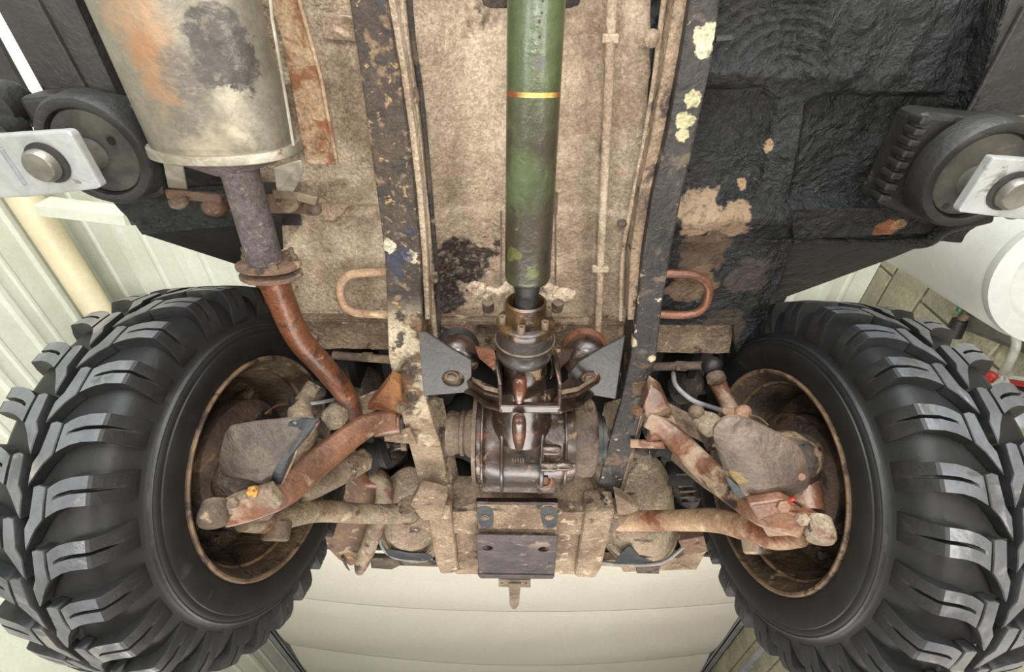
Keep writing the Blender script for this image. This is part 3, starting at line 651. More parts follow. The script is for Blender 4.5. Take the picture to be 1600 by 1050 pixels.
# rail plates
pl=T('mounting_plate','dark steel mounting plate with a bolt hole on the left rail','plate',P(700,580,.665))
slab('plate',[(654,519),(668,520),(700,541),(737,563),(738,613),(662,619),(656,551)],.665,.004,m_oily if 0 else m_plate,pl,holes=[(708,592,17)])
slab('backing',[(686,572),(730,572),(730,611),(686,612)],.676,.003,m_arm,pl)
bolt(P(706,588,.674),-Zu,.0095,.006,m_bolt,pl)
quad('side',[P(654,519,.665),P(662,619,.665),P(664,618,.74),P(657,525,.74)],m_plate,pl)
pl=T('mounting_plate','dark steel mounting plate with a rust-edged bolt hole on the right rail','plate',P(930,580,.665))
slab('plate',[(893,612),(887,585),(903,566),(940,544),(977,525),(962,624)],.665,.004,m_plate,pl,holes=[(921,592,17)])
slab('backing',[(898,574),(943,570),(943,612),(898,611)],.676,.003,m_rustarm,pl)
bolt(P(920,590,.674),-Zu,.0095,.006,m_bolt,pl)
# hydraulic clips at right of cradle
t=T('wire_clip','small dusty wire clip under the right mounting plate','clip',P(915,635,.70))
slab('tab',[(892,632),(915,636),(916,645),(892,641)],.70,.004,m_cast,t)
tube('wire',[(P(914,622,.70),.002),(P(915,640,.69),.002),(P(921,646,.69),.002),(P(928,640,.69),.002),(P(925,628,.70),.002)],m_bolt,t,n=8)
# flaking rubber mounts beside the collar
for s,x in((-1,766),(1,866)):
    t=T('perished_mount','crumbled dusty %s gearbox mount beside the drive collar'%('left' if s<0 else 'right'),'mount',P(x,462,.80))
    V=[]; lst=[]
    for i in range(9):
        px=x+(i-4)*6.5*1.0+random.uniform(-2,2); py=456+random.uniform(-6,8)+abs(i-4)*-.5
        lump('crust',P(px,py,.80),.011+random.random()*.004,m_tun,t,.5,60,(1,1,.8),8,10)
    lathe('stub',[(0,.012),(.03,.012)],P(x+(6 if s>0 else -4),470,.79),Vector((0,.9,.4)),m_cast,t,12)
    tube('rod',[(P(783 if s<0 else 868,330,.82),.0018),(P(783 if s<0 else 868,448,.80),.0018)],m_cast,t,n=8,sub=1)
t=T('anchor_bolt','dusty round-headed bolt on the tunnel right of the shaft','bolt',P(874,275,.84))
bolt(P(874,272,.835),-Zu,.009,.008,m_tun,t,name='head',n=12); slab('tab',[(864,262),(884,264),(886,298),(868,302)],.838,.006,m_tun,t); tube('stem',[(P(870,300,.84),.003),(P(868,335,.84),.003)],m_cast,t,n=8,sub=1)
# dark bracket at the top behind the shaft
t=slab('gearbox_bracket',[(748,-20),(912,-20),(905,8),(890,13),(765,13),(755,8)],.80,.04,m_grime); tag(t,'dark bracket crossing the tunnel behind the top of the green shaft','bracket')
o=beam('floor_bracket',P(508,40,.84),P(560,44,.84),.03,.035,m_cross); tag(o,'small tan bracket against the left rail above the heat shield screw','bracket')
# ================================================================== EXHAUST
ex=T('silencer','large oval exhaust silencer with blotchy heat stains','silencer',(-.375,.0,CZ+.72))
def oval(prof,cx,cz,n=48,pw=2.3):
    V=[];F=[]
    for i,(y,a,b) in enumerate(prof):
        for k in range(n):
            t=2*PI*k/n; ca,sa=math.cos(t),math.sin(t)
            V.append(Vector((cx+math.copysign(abs(ca)**(2/pw),ca)*a,y,cz+math.copysign(abs(sa)**(2/pw),sa)*b)))
        if i:
            q=(i-1)*n
            for k in range(n): F.append((q+k,q+(k+1)%n,q+n+(k+1)%n,q+n+k))
    F.append(tuple(range(n))[::-1]); F.append(tuple(range(len(V)-n,len(V)))); return V,F
MX=-.432; MZ=CZ+.725
add('shell',*oval([(-.32,.10,.06),(-.1,.101,.062),(.225,.101,.062)],MX,MZ),m_muf,ex,smooth=True)
add('end_rim',*oval([(.222,.100,.061),(.222,.107,.068),(.227,.108,.069),(.234,.108,.069),(.236,.105,.066)],MX,MZ),m_zinc,ex,smooth=True)
add('end_cone',*oval([(.232,.100,.062),(.245,.08,.05),(.262,.034,.034)],MX,MZ,pw=2),m_greypipe,ex,smooth=True)
strip('seam',[P(x,y,.69) for x,y in((418,-40),(424,30),(440,120),(458,230))],.004,.004,m_zinc,ex)
# front hangers
def hanger(px,py,wd,lab,mat):
    t=T('exhaust_hanger',lab,'bracket',P(px,py,.72))
    return t
t=hanger(265,300,0,'zinc strap hanger at the left end of the silencer rim',m_zinc)
slab('strap',[(254,255),(285,258),(292,296),(262,294)],[.70,.70,.74,.74],.004,m_zinc,t)
strip('arm_bar',[P(258,304,.74),P(310,308,.74),P(345,312,.75)],.016,.008,m_flange,t)
lathe('rubber_foot',[(0,.014),(.006,.015),(.010,.012)],P(277,312,.73),Vector((0,.6,.2)),m_cast,t,18)
lump('rust_scab',P(335,318,.76),.018,m_flange,t,.4)
t=hanger(450,290,0,'bent zinc tab hanger at the right end of the silencer rim',m_zinc)
slab('strap',[(427,262),(470,250),(474,270),(458,300),(432,300)],[.70,.69,.69,.74,.74],.004,m_zinc,t)
strip('arm_bar',[P(426,304,.74),P(465,308,.74),P(495,316,.75)],.016,.010,m_bolt,t)
lathe('rubber_foot',[(0,.014),(.006,.015),(.010,.012)],P(450,318,.73),Vector((0,.6,.2)),m_cast,t,18)
lump('rust_scab',P(485,325,.76),.016,m_flange,t,.5)
t=T('hanger_crossbar','rusty crossbar behind the exhaust pipe holding both hangers','bracket',P(400,322,.80))
slab('bar',[(320,306),(440,304),(500,318),(496,336),(430,334),(330,330)],.79,.006,m_flange,t)
# tail section between silencer and flange
t=T('exhaust_pipe','burnt grey exhaust pipe between silencer and bolted flange','pipe',P(400,350,.72))
pa=P(372,258,.715); pb=P(415,408,.70)
tube('pipe',[(pa,.027),(pa.lerp(pb,.5),.0275),(pb,.0275)],m_greypipe,t,n=28,sub=3)
ax=(pb-pa).normalized()
def flangeplate(cn,ax,r,th,mat,par,nm='flange'):
    V=[];F=[];n=36; u=Vector((1,0,0)); u=(u-ax*u.dot(ax)).normalized(); v=ax.cross(u)
    for h,rr in((0,.93),(.001,1),(th-.001,1),(th,.93)):
        for k in range(n):
            a=2*PI*k/n; e=1+.12*math.cos(2*a)+.03*noise.noise(Vector((math.cos(a)*3,math.sin(a)*3,h*100)))
            V.append(cn+ax*h+(u*math.cos(a)+v*math.sin(a)*.9)*r*rr*e)
    for i in range(3):
        for k in range(n): F.append((i*n+k,i*n+(k+1)%n,(i+1)*n+(k+1)%n,(i+1)*n+k))
    F.append(tuple(range(n))[::-1]); F.append(tuple(range(3*n,4*n))); return add(nm,V,F,mat,par,smooth=True)
f0=P(419,410,.698)
flangeplate(f0,ax,.047,.008,m_flange,t)
u_=(X1-ax*X1.dot(ax)).normalized(); v_=ax.cross(u_)
for a,h in((195,.022),(-20,.022),(250,.010),(300,.008),(60,.01)):
    a=math.radians(a); q=f0+(u_*math.cos(a)*.041+v_*math.sin(a)*.030)
    V,F=join_vf([lathe_vf([(0,.0075),(.009,.0075)],q,-ax,6),lathe_vf([(.008,.0042),(h,.0042)],q,-ax,10)]); add('stud_nut',V,F,m_cast,t)
t=T('downpipe','copper-brown rusted exhaust downpipe curving past the left rail','pipe',P(500,560,.72))
flangeplate(f0+ax*.018,ax,.046,.008,m_flange,t)
tube('pipe',[(f0+ax*.02,.026),(P(440,470,.70),.024),(P(468,530,.71),.0235),(P(512,580,.73),.0235),(P(543,622,.75),.0235),(P(553,665,.79),.0235),(P(553,715,.83),.0235),(P(565,748,.85),.023),(P(588,752,.86),.022)],m_rust,t,n=24,sub=7,upv=Vector((1,0,0)))
tube('weld_lip',[(P(541,680,.80),.004),(P(536,715,.82),.005),(P(548,748,.83),.006),(P(572,763,.84),.005)],m_bolt,t,n=8)
t=T('exhaust_manifold_pipe','dark dusty pipe hanging down in front of the downpipe elbow','pipe',P(590,800,.86))
tube('pipe',[(P(575,745,.865),.018),(P(592,745,.865),.024),(P(601,765,.86),.026),(P(597,795,.84),.027),(P(578,850,.80),.026),(P(566,878,.78),.025),(P(562,893,.775),.014)],m_arm,t,n=24,sub=6)
lathe('clamp',[(-.006,.028),(.006,.028)],P(580,748,.865),Vector((1,.1,0)),m_cast,t,24)
# heat shield strip
t=T('heat_shield','rust-freckled tan heat shield strip right of the silencer','shield',P(480,120,.80))
slab('strip',[(400,-60),(452,-60),(466,0),(500,120),(526,258),(478,256),(440,60)],.80,.003,m_heat,t)
strip('folded_edge',[P(x,y,.793) for x,y in((452,-60),(466,0),(500,120),(526,258))],.005,.008,m_heat,t)
bolt(P(503,226,.798),-Zu,.009,.006,m_heat,t,name='screw',n=12)
# tow loops
def loop(lab,pts,r,z,mat):
    t=T('tow_loop',lab,'hook',P(*pts[2],z)); tube('loop',[(P(x,y,z),r) for x,y in pts],mat,t,n=14,sub=7)
    for x,y in(pts[0],pts[-1]): lump('weld',P(x,y,z+.006),.012,mat,t,.2)
loop('rusty U-shaped loop left of the left rail',[(612,425),(575,426),(548,429),(533,443),(532,462),(540,480),(560,489),(612,492)],.0085,.80,m_rustarm if 0 else m_armr)
loop('rusty U-shaped loop right of the right rail',[(1030,428),(1060,428),(1088,431),(1105,444),(1107,462),(1098,482),(1075,492),(1025,491)],.0085,.80,m_rust)
# ================================================================== LEFT AND RIGHT SUSPENSION
def lower_arm(S,lab,rear,front,ball,m1,m2):
    t=T('lower_control_arm',lab,'arm',P(*ball[:3]))
    # rear pressed strut
    V=[];F=[]; pts=[(P(x,y,z),w_) for x,y,z,w_ in rear]; pts=cr(pts,5)
    for i,(p,w_) in enumerate(pts):
        tt=(pts[min(i+1,len(pts)-1)][0]-pts[max(i-1,0)][0]).normalized(); view=(p-CAM).normalized(); view=Vector((0,-.55,-.83))
        s=tt.cross(view).normalized(); u=s.cross(tt)
        for a,b in((-.5,-.35),(.5,-.35),(.62,.0),(.5,.4),(-.5,.4),(-.62,.0)): V.append(p+s*a*w_+u*b*w_)
        if i:
            q=(i-1)*6
            for j in range(6): F.append((q+j,q+(j+1)%6,q+6+(j+1)%6,q+6+j))
    F.append(tuple(range(6))[::-1]); F.append(tuple(range(len(V)-6,len(V))))
    add('rear_strut',V,F,m1,t,bevel=.004,smooth=True)
    tube('front_tube',[(P(x,y,z),w_) for x,y,z,w_ in front],m2,t,n=20,sub=6)
    return t
la=lower_arm('L','left lower suspension arm, copper rear strut and dusty front tube',
  [(618,656,.712,.034),(592,660,.695,.040),(562,672,.665,.043),(500,720,.58,.046),(445,768,.50,.044),(400,790,.465,.040),(350,806,.445,.034)],
  [(640,800,.70,.026),(610,803,.685,.025),(560,802,.65,.024),(500,798,.60,.025),(460,803,.555,.026),(420,815,.51,.022),(380,815,.47,.018)],(335,803,.445),m_rustarm,m_arm)
ra=lower_arm('R','right lower suspension arm, rusty strut and pale dusty front tube',
  [(1010,655,.715,.030),(1035,668,.70,.036),(1060,690,.67,.042),(1110,740,.58,.042),(1160,780,.50,.040),(1200,802,.465,.044),(1255,822,.44,.034)],
  [(965,815,.71,.025),(1000,814,.69,.026),(1060,813,.64,.025),(1120,813,.58,.026),(1170,825,.52,.027),(1210,838,.48,.024),(1250,838,.45,.018)],(1275,830,.44),m_rustarm,m_armr)
VD=Vector((0,-.6,-.8))
def balljoint(t,px,py,z,mat,s):
    lathe('ball_joint',[(-.02,.020),(.0,.024),(.012,.024),(.018,.020),(.020,.012)],P(px,py,z),Vector((-s*.3,.2,-1)),mat,t,24)
balljoint(la,334,803,.44,m_cast,-1); balljoint(ra,1280,828,.435,m_arm,1)
slab('tongue',[(340,790),(420,765),(440,790),(420,815),(345,820)],.462,.02,m_arm,la,bevel=.004)
slab('tongue',[(1170,790),(1225,782),(1286,815),(1280,836),(1200,840)],.452,.02,m_rustarm,ra,bevel=.004)
bolt(P(397,767,.450),VD,.010,.008,m_orange,la,washer=False,label='orange-marked bolt'); bolt(P(366,784,.445),VD,.010,.008,m_cast,la,washer=False)
bolt(P(1222,790,.445),VD,.011,.008,m_rustarm,ra,washer=False); bolt(P(1252,810,.435),VD,.011,.008,m_arm,ra,washer=False)
lathe('lower_stop',[(-.02,.026),(.012,.026),(.016,.022),(.016,.01)],P(432,832,.50),Vector((.0,.45,-.9)),m_cast,la,24)
lathe('lower_stop',[(-.02,.026),(.012,.026),(.016,.022),(.016,.01)],P(1182,852,.49),Vector((.0,.45,-.9)),m_rustarm,ra,24)
# small dust film on ends
def fork(t,px,py,z,mat,sgn):
    lathe('front_bush',[(-.024,.020),(-.02,.024),(.02,.024),(.024,.020)],P(px,py,z),Vector((.2,1,0)),m_cast,t,20)
    for d in(-.027,.027): 
        q=P(px,py,z)+Vector((.0,d,0)); lathe('ear',[(-.002,.028),(.002,.028)],q,Vector((.2,1,0)),mat,t,24)
fork(la,640,798,.70,m_cross,-1); fork(ra,962,812,.71,m_cross,1)
slab('gusset',[(640,790),(655,764),(700,775),(690,812),(660,815)],.685,.03,m_cross,fr,bevel=.006)
slab('gusset',[(963,790),(960,772),(1000,795),(1000,812),(965,806)],.70,.03,m_cross,fr,bevel=.006)
# rear mounts of the arms
def rmount(s,lab,tri_,tz,bp,mat):
    t=T('arm_mount',lab,'bracket',P(*bp))
    slab('top_bracket',tri_,tz,.03,mat,t,bevel=.004)
    lathe('bush_sleeve',[(-.03,.024),(-.028,.027),(.028,.027),(.03,.024)],P(*bp),Vector((.95,.0,.15)),m_rustarm,t,22)
    lathe('bush_rubber',[(-.034,.016),(.034,.016)],P(*bp),Vector((.95,.0,.15)),m_rub,t,18)
    return t
t=rmount(-1,'rust-crusted triangular mount of the left arm on the rail',[(572,640),(610,592),(624,600),(632,640),(628,648)],.715,(605,662,.715),M('crusty_mount_rust',c(112,66,38),c(146,98,52),18,[(c(60,44,34),25,.56,.08,.8)],.7,0,1,90,.004))
bolt(P(627,636,.71),Vector((.6,-.3,-.7)),.008,.01,m_bolt,t)
slab('lower_tab',[(600,680),(640,668),(652,695),(600,690)],.74,.006,m_cross,t)
t=rmount(1,'oily rusty mount of the right arm beside the rail',[(1005,636),(1018,600),(1035,612),(1052,650),(1010,654)],.715,(1030,668,.715),m_rustarm)
bolt(P(996,642,.71),Vector((-.6,-.3,-.7)),.008,.01,m_rustarm,t)
slab('lower_tab',[(985,688),(1038,692),(1040,702),(985,700)],.74,.006,m_armr,t)
# shock absorbers / drive shafts behind the arms
t=T('drive_shaft','dusty tan drive shaft behind the left lower arm','shaft',P(480,760,.62)); tube('shaft',[(P(430,790,.56),.025),(P(520,745,.66),.028),(P(575,715,.75),.028)],m_arm,t,n=20,sub=3)
lathe('shaft_boot',[(0,.03),(.015,.04),(.03,.032),(.045,.042),(.06,.03)],P(570,718,.75),Vector((.9,-.1,.4)),m_rub,t,24)
t=T('drive_shaft','dusty tan drive shaft crossing behind the right lower arm','shaft',P(1110,740,.64)); tube('shaft',[(P(1170,780,.56),.028),(P(1110,745,.66),.029),(P(1055,700,.76),.029)],m_grime if 0 else m_arm,t,n=20,sub=3)
lathe('shaft_boot',[(0,.03),(.015,.04),(.03,.032),(.045,.042),(.06,.03)],P(1058,702,.76),Vector((-.9,-.1,.4)),m_rub,t,24)
t=T('stabiliser_rod','thin dark rod between left rail and arm mount','rod',P(600,700,.78)); tube('rod',[(P(560,704,.79),.014),(P(600,698,.79),.014),(P(635,694,.79),.014)],m_oily,t,sub=2); lathe('end_ferrule',[(-.006,.017),(.008,.017)],P(632,694,.79),X1,m_bolt,t,18)
t=T('stabiliser_rod','shiny brown rod running from the right rail to the arm','rod',P(1050,706,.76)); tube('rod',[(P(1008,698,.78),.017),(P(1050,706,.76),.017),(P(1110,725,.72),.017)],m_oily,t,sub=3); lump('end_knuckle',P(1005,698,.78),.022,m_grime,t,.25)
# tie rods
t=T('tie_rod','dusty steering tie rod right of the right rail','rod',P(1060,572,.84))
tube('rod',[(P(1018,573,.85),.010),(P(1100,571,.83),.010)],m_cast,t,sub=1); lathe('lock_nut',[(-.012,.013),(.012,.013)],P(1063,572,.84),X1,m_cast,t,6,smooth=False)
lump('ball_end',P(1113,572,.82),.022,m_rub,t,.1); lathe('ball_stud',[(0,.020),(.014,.021),(.020,.014)],P(1117,586,.80),Vector((.1,.25,-1)),m_cast,t,20)
tube('steering_arm',[(P(1118,590,.81),.020),(P(1128,612,.79),.018),(P(1142,640,.76),.018),(P(1160,660,.72),.02)],m_rustarm,t,sub=4)
t=T('tie_rod','dusty tie rod left of the left rail under the downpipe','rod',P(560,562,.86)); tube('rod',[(P(520,555,.86),.010),(P(610,562,.86),.010)],m_cast,t,sub=1); lathe('lock_nut',[(-.012,.013),(.012,.013)],P(575,558,.86),X1,m_cast,t,6,smooth=False)
# leaf spring packs
def spring(lab,pts,z0,z1):
    t=T('leaf_spring',lab,'spring',P(*pts[0],z0))
    for i in range(3):
        a=P(*pts[0],z0+i*.012); b=P(*pts[1],z1+i*.012); e=.08*i
        beam('leaf',a.lerp(b,0),b.lerp(a,e),.055,.010,m_grime if 0 else m_cross,t,bevel=.002)
    beam('clamp',P(*pts[2],z0*.35+z1*.65-.005),P(*pts[3],z0*.35+z1*.65-.005),.03,.05,m_grime,t)
spring('dusty leaf spring pack right of the right rail above the arm',[(1015,632),(1130,690),(1095,655),(1110,690)],.80,.70)
spring('dusty leaf spring pack left behind the downpipe',[(600,620),(480,672),(520,640),(500,670)],.82,.72)
t=T('bump_stop','cracked tan rubber bump stop right of the leaf spring','stop',P(1100,665,.70)); lump('block',P(1103,662,.70),.028,m_pan,t,.2,40,(1,.8,1)); lump('block',P(1088,645,.72),.018,m_arm,t,.2)
t=T('bump_stop','cracked tan rubber bump stop left behind the downpipe bend','stop',P(525,650,.72)); lump('block',P(522,648,.72),.030,m_pan,t,.2,40,(1,.8,1)); lump('block',P(490,610,.76),.026,m_grime,t,.3)
# knuckles
t=T('steering_knuckle','dusty brown steering knuckle behind the left brake shield','knuckle',P(480,640,.70))
tube('arm',[(P(492,600,.76),.018),(P(478,622,.73),.018),(P(468,645,.68),.024),(P(475,680,.62),.026),(P(440,720,.56),.03)],m_grime if 0 else m_arm,t,sub=4)
lump('carrier',P(385,745,.53),.055,m_rim,t,.15,20)
t=T('steering_knuckle','dusty brown steering knuckle behind the right brake shield','knuckle',P(1250,720,.60))
tube('arm',[(P(1150,650,.72),.018),(P(1190,690,.62),.03),(P(1245,745,.54),.032),(P(1262,800,.48),.028)],m_rustarm,t,sub=4)
lump('carrier',P(1235,720,.56),.055,m_rim,t,.12,20)
# brake hoses
t=T('brake_hose','short grey brake hose with cross fitting above the left shield','hose',P(470,628,.72))
tube('hose',[(P(465,632,.70),.004),(P(490,630,.71),.004),(P(515,626,.74),.0045),(P(540,620,.78),.0045)],m_hose,t,n=10)
tube('fitting',[(P(456,618,.69),.006),(P(457,644,.68),.006)],m_rub,t,n=12,sub=1); tube('thin_line',[(P(452,631,.69),.0018),(P(432,634,.66),.0018),(P(415,646,.62),.0018)],m_rust,t,n=8)
t=T('brake_hose','grey brake hose curving down to the right knuckle','hose',P(1090,625,.76))
tube('hose',[(P(1052,582,.84),.0055),(P(1056,602,.80),.0055),(P(1080,624,.77),.0055),(P(1110,636,.74),.0055),(P(1132,642,.71),.0055)],m_hose,t,n=12)
tube('end_fitting',[(P(1132,642,.71),.008),(P(1158,646,.69),.009)],m_armr,t,n=12,sub=1); lump('banjo',P(1162,645,.69),.017,m_armr,t,.15); tube('thin_line',[(P(1168,648,.68),.0018),(P(1185,652,.66),.0018),(P(1200,664,.63),.0018)],m_cast,t,n=8)
# shields
t=T('brake_shield','bent brown dust shield with a ragged black edge inside the left wheel','shield',P(420,700,.50))
shell('plate',[(352,676),(378,664),(440,656),(489,656),(470,690),(440,735),(424,760),(392,752),(345,738)],.50,.47,m_leather,t,th=.004,rough=.003,sp=3)
shell('edge_band',[(452,661),(490,656),(497,662),(466,700),(448,738),(436,760),(420,759),(424,715)],[.494,.494,.50,.50,.50,.50,.492,.484],.485,m_shedge,t,th=.003,sp=2,label='black worn edge of the shield')
strip('ragged_edge',[P(x,y,.495) for x,y in((497,662),(482,682),(463,702),(458,718),(448,740),(437,762))],.004,.008,m_arm,t)
t=T('brake_shield','smooth rounded brown dust shield inside the right wheel','shield',P(1190,720,.49))
shell('plate',[(1115,682),(1120,664),(1140,652),(1168,656),(1215,678),(1248,698),(1262,730),(1262,762),(1225,775),(1170,784),(1148,772),(1130,730)],.50,.465,m_shieldr,t,th=.005,rough=.001,sp=4)
shell('dark_corner',[(1134,742),(1165,768),(1200,774),(1172,783),(1150,774)],.487,.484,m_shedge,t,th=.002,sp=3,label='black corner of the shield')
lathe('rivet',[(0,.008),(.004,.006)],P(1251,744,.482),VD,m_rustarm,t,14)
t=T('warning_cap','small red plastic cap tucked between shield and ball joint bolts','cap',P(1236,786,.45)); lump('cap',P(1238,783,.46),.006,m_red,t,.1); tube('tail',[(P(1240,784,.45),.002),(P(1252,792,.45),.002)],m_gun,t,n=6,sub=1)
# ================================================================== FRONT END
fe=T('front_crossmember','dusty tan front crossmember below the differential','crossmember',P(815,800,.70))
def hx(x,y,p): return bump_n(p,.004,25)+bump_n(p,.0015,80)
sheet('upper_web',[(690,752),(940,756),(938,800),(690,800)],[.78,.78,.715,.715],60,14,m_cross,fe,hx,th=.02)
sheet('beam_face',[(640,800),(1000,800),(985,835),(640,832)],[.70,.71,.71,.70],80,12,m_cross,fe,hx,th=.06)
slab('centre_plate',[(745,784),(872,784),(870,838),(748,838)],.690,.006,m_cross,fe,bevel=.002)
beam('oily_edge',P(744,783,.69),P(872,784,.69),.012,.014,m_oily,fe,label='oil-black top edge')
for x in(757,857): shell('oil_stain',[(x-12,795),(x+12,795),(x+12,822),(x-6,824)],.689,.688,m_shedge,fe,th=.001,sp=3)
for x in(758,858): bolt(P(x,808,.688),-Zu,.008,.004,m_rustarm if x>800 else m_bolt,fe,n=8)
slab('front_panel',[(700,832),(915,832),(905,898),(712,898)],.72,.03,m_cross,fe,bevel=.004)
# front ends of the rails
for s,q in((-1,[(664,790),(704,790),(716,896),(688,899),(680,880)]),(1,[(915,800),(962,800),(940,890),(930,905),(898,903)])):
    slab('rail_horn',q,.69,.07,m_cross,fr,bevel=.010)
sk=T('skid_plate','dark scuffed skid plate with two oval holes under the front crossmember','plate',P(805,870,.66))
slab('plate',[(744,836),(872,838),(866,903),(748,902)],.675,.005,m_skid,sk,holes=[(762,857,8),(849,859,8)],bevel=.002)
slab('folded_lip',[(746,898),(866,900),(864,905),(750,904)],.67,.02,m_skid,sk)
hk=T('front_hook','small grey tongue hanging below the skid plate','hook',P(804,925,.66))
slab('crosspiece',[(779,905),(829,906),(829,918),(779,917)],.69,.005,m_cast,hk,holes=[(785,911,2.3),(822,911,2.3)],bevel=0)
slab('tongue',[(794,912),(814,912),(812,930),(811,945),(806,952),(800,952),(796,945),(796,930)],.685,.008,m_cast,hk,bevel=.002)
# dusty shells on both sides
t=T('dusty_cover','large domed tan-dusted cover right of the right rail behind the arm tube','cover',P(1010,790,.86))
shell('dome',[(985,705),(1020,712),(1045,745),(1055,800),(1060,850),(1030,876),(985,880),(945,876),(940,800),(955,740)],.92,.82,m_pan,t,th=.004,rough=.004,power=2.5)
tube('lower_hose',[(P(938,878,.84),.006),(P(980,882,.83),.006),(P(1030,880,.83),.0065),(P(1062,860,.84),.006),(P(1078,838,.86),.006)],m_hose,t,n=12)
shell('tar_patch',[(975,860),(985,854),(1000,870),(1020,877),(985,880),(960,880)],.817,.815,m_shedge,t,th=.001,sp=2)
t=T('dusty_cover','smaller dusty cover left of the left rail with a tarred lower edge','cover',P(640,830,.86))
shell('dome',[(600,760),(640,730),(680,760),(690,800),(685,872),(640,876),(600,860),(592,810)],.90,.82,m_pan,t,th=.004,rough=.004,power=2.5)
tube('lower_hose',[(P(592,815,.84),.006),(P(595,850,.83),.006),(P(615,870,.82),.006),(P(650,875,.82),.006),(P(676,872,.83),.006)],m_hose,t,n=12)
shell('tar_patch',[(605,858),(640,864),(672,866),(672,876),(630,876),(608,870)],.816,.814,m_shedge,t,th=.001,sp=2)
t=T('rusted_bracket','ragged rust-eaten bracket hanging behind the left arm tube','bracket',P(545,850,.84))
shell('plate',[(508,836),(520,818),(560,812),(600,820),(590,850),(570,876),(548,884),(530,874),(512,856)],.84,.83,m_flange,t,th=.008,rough=.010,sp=1)
shell('plate',[(556,735),(595,745),(600,800),(560,815),(535,800),(540,760)],.90,.88,m_flange,t,th=.008,rough=.012,sp=2)
tube('drip',[(P(535,870,.83),.006),(P(541,884,.82),.004),(P(546,891,.82),.002)],m_grime,t,n=8)
t=T('front_beam','grimy flat front beam left of the skid plate','beam',P(620,880,.86))
slab('beam',[(578,872),(690,876),(690,886),(625,884),(612,890),(580,888)],.86,.02,m_grime,t)
t=T('front_beam','grey-tan channel front beam at the right of the skid plate','beam',P(1050,880,.86))
slab('beam',[(935,876),(1060,872),(1104,850),(1104,862),(1088,890),(974,894),(970,886),(936,884)],.85,.03,m_cross,t)
slab('clip_plate',[(995,882),(1030,880),(1030,897),(995,896)],.84,.01,m_grime,t)
t=T('rusty_post','rust-brown stay at the end of the right front beam','bracket',P(1095,850,.86)); slab('plate',[(1060,845),(1100,838),(1106,862),(1070,868)],.84,.03,m_flange,t)
# engine lumps in the gaps
t=T('engine_block','dark grimy engine parts showing through the gaps around the differential','engine',P(800,700,1.0))
for (x,y,z,r) in((720,650,.95,.07),(560,600,.98,.06),(600,700,1.0,.09),(500,650,.98,.05),(1070,600,.95,.05),(1070,760,1.0,.07),(940,760,1.0,.06),(1040,640,.92,.04),(715,740,.98,.05),(620,640,.9,.04),(540,640,.9,.045),(650,760,.98,.09),(1010,760,1.0,.08)):
    lump('casting',P(x,y,z),r,m_dark if (x in(720,940,715)) else m_grime,t,.3,14)
for i in range(6): beam('engine_rib',P(1055+i*2,740+i*9,.93),P(1100-i*2,738+i*9,.93),.012,.012,m_grime,t)
